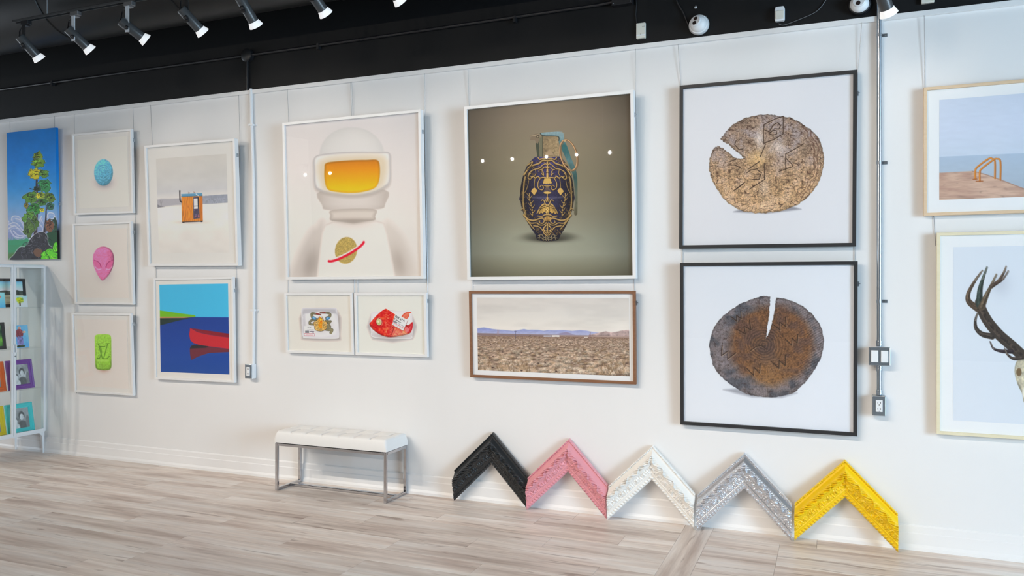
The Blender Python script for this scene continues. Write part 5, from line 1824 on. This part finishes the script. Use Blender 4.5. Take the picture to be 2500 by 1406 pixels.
# ------------------------------------------------------------------ security devices on the black band
def dome(label, x, z, ring_mat, look):
    t = thing('security_camera', label, 'security camera', (x, 0, z))
    MB().lathe([(0.062, 0), (0.064, 0.012), (0.058, 0.030), (0.05, 0.034)], (0, 0, 0), (0, -1, 0), 32).build('base', ring_mat, t, smooth=True)
    MB().lathe([(0.052 * math.cos(a_), 0.032 + 0.040 * math.sin(a_)) for a_ in np.linspace(0, 1.5, 9)], (0, 0, 0), (0, -1, 0), 32).build('ball', M['white_plastic'], t, smooth=True)
    lk = Vector(look).normalized()
    c = Vector((0, -0.032, 0)) + lk * 0.030
    f = MB().lathe([(0.034, 0.0), (0.034, 0.010), (0.031, 0.013)], c, lk, 28).build('face', M['white_plastic'], t, smooth=True)
    sd = lk.cross(Vector((0, 0, 1))).normalized()
    up = sd.cross(lk)
    for k, off in enumerate((0.014, -0.014)):
        MB().lathe([(0.0125, 0), (0.0125, 0.0142), (0.010, 0.0146)], c + up * off + sd * (0.003 if k else -0.001), lk, 20).build('lens', M['dark_lens'], f, smooth=True)
    return t


dome('white dome security camera above the gap between grenade and log prints', -0.783, 3.147, M['white_plastic'], (-0.32, -0.85, 0.22))
dome('white dome security camera with dark base above the steel conduit', 0.140, 3.148, M['black_metal'], (-0.1, -0.85, 0.10))
t = thing('door_chime_box', 'small cream plastic box on the black band above the grenade print', 'sensor box', (-1.151, 0, 3.154))
MB().box(-0.030, 0.030, -0.024, 0, -0.050, 0.050).build('case', M['cream_plastic'], t, bevel=0.004)
MB().box(-0.028, 0.028, -0.0255, -0.024, -0.034, -0.026).build('ridge', M['white_plastic'], t)
MB().lathe([(0.0022, 0), (0.0022, 0.001)], (0.0, -0.0255, -0.024), (0, -1, 0), 8).build('led', M['black_metal'], t)
for k in range(3):
    MB().lathe([(0.0018, 0), (0.0018, 0.0008)], (0.012 + k * 0.006, -0.024, 0.024), (0, -1, 0), 6).build('vent_hole', M['black_metal'], t)
tag(MB().tube([tuple(on_wall(x, y, -0.008)) for x, y in ((1552, -12), (1554, 10), (1552, 35), (1555, 60))], 0.003, 6).build('sensor_cable', M['black_metal']), 'black cable running up from the cream plastic box', 'cable')
t = thing('motion_sensor', 'white motion sensor on the black band above the upper log print', 'motion sensor', (-0.301, 0, 3.147))
MB().prism([(-0.026, -0.042), (0.026, -0.042), (0.029, -0.03), (0.029, 0.03), (0.024, 0.046), (-0.024, 0.046), (-0.029, 0.03), (-0.029, -0.03)], -0.034, 0.0).build('case', M['white_plastic'], t, bevel=0.006, seg=3)
MB().prism([(-0.024, -0.032), (0.024, -0.032), (0.026, 0.018), (-0.026, 0.018)], -0.044, -0.033).build('lens_window', M['cream_plastic'], t, bevel=0.005, seg=3)
tag(MB().tube([tuple(q) for q in smooth_pts([tuple(on_wall(x, y, -0.007)) for x, y in ((1901, 58), (1915, 61), (1955, 46), (1990, 30), (2010, 10), (2022, -12))], False, 5)], 0.0025, 6).build('sensor_cable', M['grey_metal']), 'thin grey cable curving up from the white motion sensor', 'cable')
tag(MB().tube([tuple(q) for q in smooth_pts([tuple(on_wall(x, y, -0.012)) for x, y in ((1650, -12), (1655, 8), (1668, 30), (1678, 55), (1688, 78))], False, 5)], 0.004, 6).build('camera_cable', M['black_metal']), 'black cable dropping to the white dome camera', 'cable')
t = thing('wall_switch', 'small cream box at the top edge right of the steel conduit', 'sensor box', (0.494, 0, 3.160))
MB().box(-0.033, 0.033, -0.024, 0, -0.052, 0.052).build('case', M['cream_plastic'], t, bevel=0.004)
MB().box(-0.030, 0.030, -0.0255, -0.024, -0.034, -0.026).build('ridge', M['white_plastic'], t)
t = thing('cable_clip', 'tiny white cable clip on the black band above the dome camera', 'cable clip', tuple(on_wall(1699, 19)))
MB().box(-0.007, 0.007, -0.010, 0, -0.005, 0.005).tube([(0, -0.012, -0.004), (0, -0.004, 0.012)], 0.002, 6).build('clip', M['white_plastic'], t)

# ------------------------------------------------------------------ bench
bx0, bx1, by0, by1 = -3.815, -2.868, -0.318, -0.026
t = thing('bench', 'white tufted bench with square chrome frame against the wall', 'bench', ((bx0 + bx1) / 2, (by0 + by1) / 2, 0))
hw, hd, tb, FH = (bx1 - bx0) / 2, (by1 - by0) / 2, 0.021, 0.352
for sx in (-1, 1):
    for sy in (-1, 1):
        x, y = sx * (hw - tb / 2), sy * (hd - tb / 2)
        MB().box(x - tb / 2, x + tb / 2, y - tb / 2, y + tb / 2, 0.0, FH).build('leg', M['chrome'], t, bevel=0.003)
    x = sx * (hw - tb / 2)
    MB().box(x - tb / 2, x + tb / 2, -hd + tb, hd - tb, 0.0, tb).build('floor_rail', M['chrome'], t, bevel=0.003)
    MB().box(x - tb / 2, x + tb / 2, -hd + tb, hd - tb, FH - tb, FH).build('seat_rail', M['chrome'], t, bevel=0.003)
for sy in (-1, 1):
    y = sy * (hd - tb / 2)
    MB().box(-hw + tb, hw - tb, y - tb / 2, y + tb / 2, FH - tb, FH).build('seat_rail', M['chrome'], t, bevel=0.003)
MB().box(-hw + tb, hw - tb, 0.0, tb * 1.6, 0.001, tb).build('stretcher', M['chrome'], t, bevel=0.003)
# cushion: domed squares between stitched seams, soft edges
NX_, NY_, CT = 132, 48, 0.088
u, v = np.meshgrid(np.linspace(-1, 1, NX_), np.linspace(-1, 1, NY_))
X, Y = u * (hw + 0.003), v * (hd + 0.004)
ex = (hw + 0.003) - np.abs(X)
ey = (hd + 0.004) - np.abs(Y)


def rnd(e, r=0.022):
    e = np.clip(e, 0, r)
    return np.sqrt(np.clip(1 - (1 - e / r) ** 2, 0, 1))


top = 0.030 + (CT - 0.030) * np.minimum(1, rnd(ex) * rnd(ey))
cellx = hw * 2 / 7
cy_ = hd * 2 / 2
sx_ = np.abs(((X + hw) / cellx + 0.5 * (Y > 0)) % 1 - 0.5) * 2
seam_x = np.exp(-((1 - sx_) * cellx / 2 / 0.006) ** 2) * np.clip(ex / 0.05, 0, 1) * np.clip(ey / 0.02, 0, 1)
seam_y = np.exp(-(np.abs(Y) / 0.006) ** 2) * np.clip(ex / 0.04, 0, 1)
dome_ = 0.006 * np.cos((sx_ - 0.0) * math.pi / 2) * np.cos(np.clip((np.abs(Y) - hd / 2) / (hd / 2), -1, 1) * math.pi / 2)
Z = FH + top - 0.008 * np.maximum(seam_x, seam_y) + dome_ * np.clip(np.minimum(ex, ey) / 0.03, 0, 1)
V = np.stack([X, Y, Z], -1).reshape(-1, 3)
idx = np.arange(NX_ * NY_).reshape(NY_, NX_)
Q = list(np.stack([idx[:-1, :-1], idx[:-1, 1:], idx[1:, 1:], idx[1:, :-1]], -1).reshape(-1, 4))
ringi = list(idx[0, :]) + list(idx[1:, -1]) + list(idx[-1, -2::-1]) + list(idx[-2:0:-1, 0])
V = list(V)
nb = len(V)
for i in ringi:
    V.append((V[i][0], V[i][1], FH + 0.004))
Q = [tuple(int(k) for k in q) for q in Q]
for k in range(len(ringi)):
    k2 = (k + 1) % len(ringi)
    Q.append((int(ringi[k]), nb + k, nb + k2, int(ringi[k2])))
me = bpy.data.meshes.new('cushion')
me.from_pydata([tuple(map(float, q)) for q in V], [], Q + [tuple(range(nb, nb + len(ringi)))[::-1]])
me.polygons.foreach_set('use_smooth', [True] * len(me.polygons))
me.set_sharp_from_angle(angle=math.radians(60))
new_obj('cushion', me, M['leather'], t)
MB().box(-hw + 0.004, hw - 0.004, -hd + 0.004, hd - 0.004, FH, FH + 0.004).build('seat_board', M['black_metal'], t)

# ------------------------------------------------------------------ ornate frame corner samples
W_, HV, APEX = 0.276, 0.215, 0.493


def corner_leg(sign):
    """one mitred leg as a carved relief; x along the wall from the mitre, t down from the outer to the inner edge"""
    nx, nt_ = 236, 104
    xs, ts = np.linspace(0, W_, nx), np.linspace(0, 1, nt_)
    Xg, T = np.meshgrid(xs, ts)
    S = Xg * math.sqrt(2) + (T - 0.5) * HV / math.sqrt(2)       # distance along the moulding
    Tm = T * HV / math.sqrt(2)                                    # distance across
    prof_ = np.interp(T, [0, 0.015, 0.05, 0.085, 0.10, 0.16, 0.24, 0.29, 0.33, 0.45, 0.50, 0.53, 0.545, 0.60, 0.78, 0.80, 0.825, 0.85, 0.88, 0.905, 0.95, 1.0],
                      [0.018, 0.026, 0.029, 0.026, 0.028, 0.033, 0.044, 0.052, 0.056, 0.060, 0.058, 0.055, 0.049, 0.044, 0.031, 0.034, 0.033, 0.028, 0.027, 0.023, 0.021, 0.012])
    # beads at the outer edge
    P = 0.0125
    bead = np.sqrt(np.clip(1 - ((S % P) / P * 2 - 1) ** 2 - ((T - 0.05) / 0.042) ** 2, 0, 1)) * 0.0085
    # acanthus ridge
    A = 0.098
    a_ = (S % A) / A
    tt = (T - 0.40) / 0.115
    env = np.clip(1 - tt ** 2, 0, 1)
    lobes = np.abs(np.sin(np.pi * (5.2 * a_ + 1.1 * tt + 0.5 * np.sin(2 * np.pi * a_))))
    stem = np.exp(-((tt - 0.75 * np.sin(2 * np.pi * a_)) / 0.22) ** 2)
    knob = np.exp(-(((a_ - 0.5) * A / 0.010) ** 2 + (tt / 0.42) ** 2))
    knob2 = np.exp(-(((a_ - 0.08) * A / 0.007) ** 2 + ((tt - 0.3) / 0.35) ** 2))
    orn1 = env ** 0.6 * (0.013 * lobes + 0.010 * stem - 0.010 + 0.004 * ridged(S / 0.016, Tm / 0.014, 2, 4)) + 0.016 * knob + 0.010 * knob2
    # flowered hollow
    band = np.clip((T - 0.55) / 0.03, 0, 1) * np.clip((0.78 - T) / 0.03, 0, 1)
    B = 0.062
    b_ = (S % B) / B
    tb_ = (T - 0.665) / 0.115
    rr = np.hypot((b_ - 0.5) * B / 0.016, tb_ * 0.115 * HV / math.sqrt(2) / 0.016)
    an = np.arctan2(tb_ * 0.016, (b_ - 0.5) * B)
    flower = np.exp(-(rr / 0.95) ** 2) * (0.6 + 0.4 * np.cos(6 * an)) + np.exp(-(rr / 0.25) ** 2) * 0.6
    scroll = np.clip(np.sin(2 * np.pi * (rr * 0.55 + an / (2 * np.pi))) - 0.1, 0, 1) * np.clip(rr - 0.8, 0, 1)
    orn2 = band * (0.009 * flower + 0.008 * scroll + 0.013 * (ridged(S / 0.015, Tm / 0.013, 2, 11) - 0.6))
    # leaf tips at the sight edge
    Cp = 0.021
    c_ = (S % Cp) / Cp
    tc_ = (T - 0.945) / 0.05
    leaf = np.clip(1 - tc_ ** 2, 0, 1) ** 0.5 * np.clip(np.sin(np.pi * np.clip(c_ * 1.3 + 0.35 * tc_, 0, 1)), 0, 1)
    orn3 = 0.012 * leaf
    Hh = prof_ + bead + orn1 + orn2 + orn3
    # the sight edge is scalloped by the leaves
    Zg = APEX - Xg - T * HV - np.clip((T - 0.93) / 0.07, 0, 1) * 0.004 * np.sin(np.pi * c_)
    Vt = np.stack([sign * Xg, -Hh, Zg], -1)
    Vb = np.stack([sign * Xg, np.zeros_like(Hh), APEX - Xg - T * HV], -1)
    idx = np.arange(nx * nt_).reshape(nt_, nx)
    q = np.stack([idx[:-1, :-1], idx[1:, :-1], idx[1:, 1:], idx[:-1, 1:]], -1).reshape(-1, 4)
    ring_ = np.concatenate([idx[0, :], idx[1:, -1], idx[-1, -2::-1], idx[-2:0:-1, 0]])
    nbk = nx * nt_
    back = Vb.reshape(-1, 3)[ring_]
    k = np.arange(len(ring_))
    k2 = (k + 1) % len(ring_)
    sides = np.stack([ring_[k], ring_[k2], nbk + k2, nbk + k], -1)
    c4 = np.array([0, nx - 1, nx - 1 + nt_ - 1, 2 * (nx - 1) + nt_ - 1]) + nbk
    allq = np.concatenate([q, sides, c4[None, :]])
    if sign < 0:
        allq = allq[:, ::-1]
    me = fast_mesh('carved_leg', np.concatenate([Vt.reshape(-1, 3), back]), allq)
    sm = np.zeros(len(allq), bool)
    sm[:len(q)] = True
    me.polygons.foreach_set('use_smooth', sm)
    return me


legs = [corner_leg(-1), corner_leg(1)]
ORN = [('black', (36, 38, 40), 0.34, 0.0), ('pink', (232, 160, 170), 0.36, 0.0), ('white', (243, 241, 236), 0.34, 0.0), ('silver', (222, 223, 227), 0.22, 0.75), ('yellow', (248, 206, 14), 0.28, 0.0)]
xc0 = [-2.19, -1.633, -1.071, -0.504, 0.062]
ys0 = [-0.06, -0.085, -0.100, -0.105, -0.085]
for i, (nm, rgb, ro_, me_) in enumerate(ORN):
    mt = paint('carved_' + nm, rgb, ro_, 0.05, 30.0, metal=me_, coat=0.25 if me_ == 0 else 0.0)
    lean = math.atan2(-ys0[i] - 0.004, APEX)
    t = thing('frame_corner_sample', nm + ' carved ornate frame corner leaning against the baseboard', 'frame corner', (xc0[i], ys0[i], 0.0), (-lean, 0, 0), group='carved frame corner samples')
    for me in legs:
        if len(me.materials) == 0:
            me.materials.append(None)
        o = bpy.data.objects.new('carved_leg', me)
        col.objects.link(o)
        o.parent = t
        o.material_slots[0].link = 'OBJECT'
        o.material_slots[0].material = mt

# ------------------------------------------------------------------ glass cabinet at the left, front towards +x
CFX, CBX, CY0, CY1, CZ0, CZ1 = -6.62, -7.005, -0.628, -0.026, 0.185, 1.70
t = thing('display_cabinet', 'white metal display cabinet with glass doors at the left edge', 'cabinet', ((CFX + CBX) / 2, (CY0 + CY1) / 2, 0))
cx_, cy_ = (CFX + CBX) / 2, (CY0 + CY1) / 2
hx, hy = (CFX - CBX) / 2, (CY1 - CY0) / 2
pt = 0.020
fr = MB()
for z in ((CZ0, CZ0 + 0.022), (CZ1 - 0.018, CZ1)):
    fr.box(-hx, hx, -hy, hy, *z)
for sx in (-1, 1):
    for sy in (-1, 1):
        x0, y0 = sx * (hx - pt / 2), sy * (hy - pt / 2)
        fr.box(x0 - pt / 2, x0 + pt / 2, y0 - pt / 2, y0 + pt / 2, CZ0 + 0.022, CZ1 - 0.018)
fr.build('frame', M['cab_white'], t, bevel=0.002)
for sy in (-1, 1):
    MB().box(-hx + pt, hx - pt, sy * (hy - 0.008) - 0.002, sy * (hy - 0.008) + 0.002, CZ0 + 0.022, CZ1 - 0.018).build('side_pane', M['cab_glass'], t)
MB().box(-hx + 0.004, -hx + 0.008, -hy + pt, hy - pt, CZ0 + 0.022, CZ1 - 0.018).build('back_panel', M['cab_glass'], t)
SHZ = [1.321, 0.958, 0.595]
for z in SHZ:
    MB().box(-hx + 0.012, hx - 0.014, -hy + 0.014, hy - 0.014, z - 0.007, z).build('shelf', M['cab_glass'], t)
for sx in (-1, 1):
    for sy in (-1, 1):
        x0, y0 = sx * (hx - 0.014), sy * (hy - 0.014)
        m = MB()
        m.add([(x0 - 0.013, y0 - 0.013, CZ0), (x0 + 0.013, y0 - 0.013, CZ0), (x0 + 0.013, y0 + 0.013, CZ0), (x0 - 0.013, y0 + 0.013, CZ0),
               (x0 + sx * 0.004 - 0.006, y0 + sy * 0.006 - 0.006, 0), (x0 + sx * 0.004 + 0.006, y0 + sy * 0.006 - 0.006, 0), (x0 + sx * 0.004 + 0.006, y0 + sy * 0.006 + 0.006, 0), (x0 + sx * 0.004 - 0.006, y0 + sy * 0.006 + 0.006, 0)],
              [(0, 1, 2, 3), (7, 6, 5, 4), (0, 4, 5, 1), (1, 5, 6, 2), (2, 6, 7, 3), (3, 7, 4, 0)])
        m.build('leg', M['cab_white'], t, bevel=0.002)
ap = MB()
for sy in (-1, 1):
    ap.add([(hx - 0.016, sy * (hy - 0.05), CZ0), (hx - 0.004, sy * (hy - 0.05), CZ0), (hx - 0.004, sy * (hy - 0.02), CZ0), (hx - 0.016, sy * (hy - 0.02), CZ0), (hx - 0.016, sy * (hy - 0.02), CZ0 - 0.035), (hx - 0.004, sy * (hy - 0.02), CZ0 - 0.035)],
           [(0, 3, 4), (1, 5, 2), (0, 4, 5, 1), (3, 2, 5, 4), (0, 1, 2, 3)])
ap.build('leg_bracket', M['cab_white'], t)
for k, (a0, a1) in enumerate(((CY0 + 0.003, -0.331), (-0.325, CY1 - 0.003))):
    y0, y1 = a0 - cy_, a1 - cy_
    z0, z1 = CZ0 + 0.014, CZ1 - 0.010
    s_ = 0.019
    m = MB().box(hx, hx + 0.016, y0, y0 + s_, z0, z1).box(hx, hx + 0.016, y1 - s_, y1, z0, z1).box(hx, hx + 0.016, y0 + s_, y1 - s_, z0, z0 + s_ + 0.006).box(hx, hx + 0.016, y0 + s_, y1 - s_, z1 - s_, z1)
    d_ = m.build('door', M['cab_white'], t, bevel=0.0015)
    MB().box(hx + 0.005, hx + 0.009, y0 + s_, y1 - s_, z0 + s_, z1 - s_).build('pane', M['cab_glass'], d_)
    yk = y1 - 0.010 if k == 0 else y0 + 0.010
    MB().box(hx + 0.016, hx + 0.030, yk - 0.006, yk + 0.006, 0.93, 1.00).build('handle', M['cab_white'], d_, bevel=0.002)
    if k == 1:
        MB().lathe([(0.007, 0), (0.007, 0.004)], (hx + 0.016, yk, 0.895), (1, 0, 0), 12).build('lock', M['grey_metal'], d_)


# things on the shelves, facing +x, leaning back
class Shelf_item(Picture):
    def __init__(s, name, label, cat, y, z, w, h, x=None, lean=0.16, turn=0.0, illum=0.5, group=None):
        s.w, s.h, s.illum = w, h, illum
        Rl = Matrix.Rotation(math.pi / 2 + turn, 4, 'Z') @ Matrix.Rotation(-lean, 4, 'X')
        s.M = Matrix.Translation(Vector((x if x is not None else -6.70, y, z))) @ Rl
        s.Mi = np.array(s.M.inverted())
        s.root = thing(name, label, cat, group=group)
        s.root.location = s.M.to_translation()
        s.root.rotation_euler = s.M.to_euler()


def moulded(p, rgb, nm, fw=0.042, dp=0.022):
    mt = paint('gloss_' + nm, rgb, 0.22, 0.03, 30.0, coat=0.3)
    w, h = p.w / 2, p.h
    steps = [(0.0, 0.004, dp), (0.010, -0.004, dp), (0.020, 0.003, dp), (0.030, -0.001, dp), (fw, 0.008, dp)]
    m = MB()
    for k in range(len(steps) - 1):
        o_, i_ = steps[k], steps[k + 1]
        for j in range(4):
            def cor(d, j):
                return [(-w + d, d), (w - d, d), (w - d, h - d), (-w + d, h - d)][j % 4]
            A, B = cor(o_[0], j), cor(o_[0], j + 1)
            C, D = cor(i_[0], j + 1), cor(i_[0], j)
            m.add([(A[0], o_[1], A[1]), (B[0], o_[1], B[1]), (C[0], i_[1], C[1]), (D[0], i_[1], D[1])], [(0, 1, 2, 3)])
            if k % 2 == 0:
                m.add([(D[0], i_[1], D[1]), (C[0], i_[1], C[1]), (C[0], i_[1] + 0.005, C[1]), (D[0], i_[1] + 0.005, D[1])], [(0, 1, 2, 3)])
    for j in range(4):
        A = [(-w, 0), (w, 0), (w, h), (-w, h)][j]
        B = [(-w, 0), (w, 0), (w, h), (-w, h)][(j + 1) % 4]
        m.add([(A[0], 0.004, A[1]), (B[0], 0.004, B[1]), (B[0], dp, B[1]), (A[0], dp, A[1])], [(3, 2, 1, 0)])
    m.build('frame', mt, p.root)
    MB().box(-w + 0.002, w - 0.002, dp - 0.004, dp, 0.002, h - 0.002).build('backing', M['backing'], p.root)
    p.fw, p.recess = fw, 0.010
    MB().box(-w + fw - 0.004, w - fw + 0.004, 0.010, dp - 0.004, fw - 0.004, h - fw + 0.004).build('mat_board', M['mat_board'], p.root)
    MB().box(-w + fw - 0.002, w - fw + 0.002, 0.0085, 0.0093, fw - 0.002, h - fw + 0.002).build('glazing', M['glass'], p.root)


KCAB = (0, 620, 2.8125)


def photo_bw(p, seed):
    r = p.inner(0.0)
    a = Raster(p, KCAB, 0.0096, rect=r, den=2.2, bg=(190, 190, 192))
    gx = (a.P[..., 0] - r[0]) / (r[2] - r[0])
    gz = (a.P[..., 2] - r[1]) / (r[3] - r[1])
    v = 138 + 50 * (fbm(gx * 3, gz * 3, 3, seed) - 0.5) * 2
    # two seated people: shoulders, faces, hair
    for cx, cz, rx, rz, tone in ((0.60, 0.10, 0.34, 0.30, 84), (0.24, 0.06, 0.24, 0.24, 176), (0.60, 0.62, 0.19, 0.22, 74), (0.60, 0.55, 0.125, 0.17, 178), (0.25, 0.42, 0.13, 0.15, 92), (0.25, 0.36, 0.095, 0.12, 186), (0.92, 0.25, 0.12, 0.4, 108)):
        q = ((gx - cx) / rx) ** 2 + ((gz - cz) / rz) ** 2
        al = np.clip(2.6 - q * 2.6, 0, 1)
        v = v * (1 - al) + tone * (0.9 + 0.2 * fbm(gx * 10, gz * 10, 2, seed + 2)) * al
    a.img[:] = (v * (0.94 + 0.12 * fbm(gx * 30, gz * 30, 2, seed)))[..., None]
    a.build('photograph')


for nm, rgb, y, zi, label, turn in [('purple', (132, 70, 164), -0.200, 2, 'glossy purple photo frame with a grey photograph in the cabinet', 0.10), ('orange', (244, 110, 36), -0.472, 2, 'glossy orange photo frame at the left end of the cabinet', -0.10),
                                    ('turquoise', (76, 220, 220), -0.205, 3, 'glossy turquoise photo frame with a grey photograph in the cabinet', -0.05), ('yellow', (242, 212, 26), -0.472, 3, 'glossy yellow photo frame at the bottom left of the cabinet', -0.10)]:
    z = (SHZ + [CZ0 + 0.022])[zi]
    w_, h_ = (0.245, 0.262)
    p = Shelf_item('photo_frame', label, 'photo frame', y, z + 0.001, w_, h_, x=-6.665, lean=0.18, turn=turn * 0.4, group='glossy coloured photo frames in the cabinet')
    moulded(p, rgb, nm)
    photo_bw(p, len(nm))

p = Shelf_item('framed_landscape', 'dark framed landscape picture on the top cabinet shelf', 'picture', -0.235, 1.322, 0.30, 0.255, x=-6.77, lean=0.10)
p.frame(0.026, 0.018, M['black_frame'], 0.006, M['mat_board'], glass=False)
a = Raster(p, KCAB, 0.0052, rect=p.inner(0.0), den=2.0)
g = (a.P[..., 2] - a.v0) / (a.v1 - a.v0)
gu = (a.P[..., 0] - a.u0) / (a.u1 - a.u0)
hz = 0.46 + 0.10 * (fbm(gu * 9, gu * 0, 3, 3) - 0.3)
a.img[:] = np.where((g > hz + 0.12)[..., None], ramp(g, [(0.5, (214, 222, 230)), (1.0, (110, 160, 205))]), np.where((g > 0.40)[..., None], np.array((62, 66, 58.0)) * (0.7 + 0.6 * fbm(gu * 20, g * 20, 3, 5))[..., None], mixc((150, 140, 112), (196, 190, 170), fbm(gu * 6, g * 20, 3, 8))))
a.build('landscape_painting')


def small_canvas(label, y, z, w, h, x, paintfn, lean=0.12, turn=0.0):
    p = Shelf_item('small_canvas', label, 'painting', y, z, w, h, x=x, lean=lean, turn=turn)
    MB().box(-w / 2, w / 2, 0.0, 0.018, 0, h).build('stretcher', M['mat_board'], p.root)
    a = Raster(p, KCAB, -0.0004, rect=(-w / 2, 0, w / 2, h), den=2.2)
    gx = (a.P[..., 0] + w / 2) / w
    gz = a.P[..., 2] / h
    a.img[:] = paintfn(gx, gz)
    a.build('painted_front')


def f_tree(gx, gz):
    c = ramp(gz, [(0, (206, 206, 196)), (0.3, (190, 200, 196)), (1, (150, 190, 220))])
    q = ((gx - 0.5) / 0.30) ** 2 + ((gz - 0.62) / 0.34) ** 2
    al = np.clip(1.5 - q * 1.5 + 1.2 * (fbm(gx * 7, gz * 7, 3, 3) - 0.5), 0, 1)
    c = c * (1 - al[..., None]) + mixc((70, 110, 30), (222, 200, 40), fbm(gx * 9, gz * 9, 3, 5) * 1.6 - 0.3) * al[..., None]
    tr_ = ((np.abs(gx - 0.5) < 0.05) & (gz < 0.4) & (gz > 0.12))[..., None]
    return np.where(tr_, np.array((96, 80, 56.0)), c)


def f_person(gx, gz):
    c = mixc((70, 130, 190), (120, 170, 214), fbm(gx * 4, gz * 4, 3, 2))
    for cx, cz, rx, rz, col_ in ((0.5, 0.88, 0.09, 0.08, (190, 140, 120)), (0.48, 0.64, 0.22, 0.2, (126, 62, 66)), (0.76, 0.70, 0.10, 0.05, (200, 150, 130)), (0.42, 0.28, 0.10, 0.24, (120, 110, 150)), (0.58, 0.28, 0.10, 0.24, (112, 104, 146)), (0.5, 0.07, 0.26, 0.05, (60, 70, 50))):
        q = ((gx - cx) / rx) ** 2 + ((gz - cz) / rz) ** 2
        al = np.clip((1.25 - q) * 3, 0, 1)[..., None]
        c = c * (1 - al) + np.array(col_, float) * (0.75 + 0.5 * fbm(gx * 12, gz * 12, 2, 4))[..., None] * al
    return c


def f_blue(gx, gz):
    c = mixc((80, 150, 200), (140, 190, 222), gz)
    q = ((gx - 0.62) / 0.16) ** 2 + ((gz - 0.72) / 0.1) ** 2
    return np.where((q < 1)[..., None], np.array((180, 110, 100.0)), c)


def f_green(gx, gz):
    c = ramp(gz, [(0, (60, 110, 44)), (0.35, (110, 160, 60)), (0.5, (60, 90, 50)), (0.7, (30, 50, 36)), (1, (70, 100, 70))])
    q = ((gx - 0.55) / 0.22) ** 2 + ((gz - 0.42) / 0.16) ** 2
    return np.where((q < 1)[..., None], np.array((206, 214, 210.0)), c * (0.7 + 0.6 * fbm(gx * 9, gz * 9, 3, 6))[..., None])


small_canvas('small canvas of a yellow green tree on the top cabinet shelf', -0.212, 1.322, 0.145, 0.102, -6.685, f_tree)
small_canvas('small blue canvas at the left end of the top cabinet shelf', -0.42, 1.322, 0.15, 0.132, -6.685, f_blue)
small_canvas('small painting of a standing figure on the second cabinet shelf', -0.195, 0.959, 0.160, 0.200, -6.70, f_person)
p = Shelf_item('framed_landscape', 'dark framed green painting at the left of the second cabinet shelf', 'picture', -0.435, 0.959, 0.22, 0.235, x=-6.70, lean=0.13)
p.frame(0.028, 0.018, M['black_frame'], 0.006, M['mat_board'], glass=False)
a = Raster(p, KCAB, 0.0052, rect=p.inner(0.0), den=2.0)
a.img[:] = f_green((a.P[..., 0] - a.u0) / (a.u1 - a.u0), (a.P[..., 2] - a.v0) / (a.v1 - a.v0))
a.build('landscape_painting')
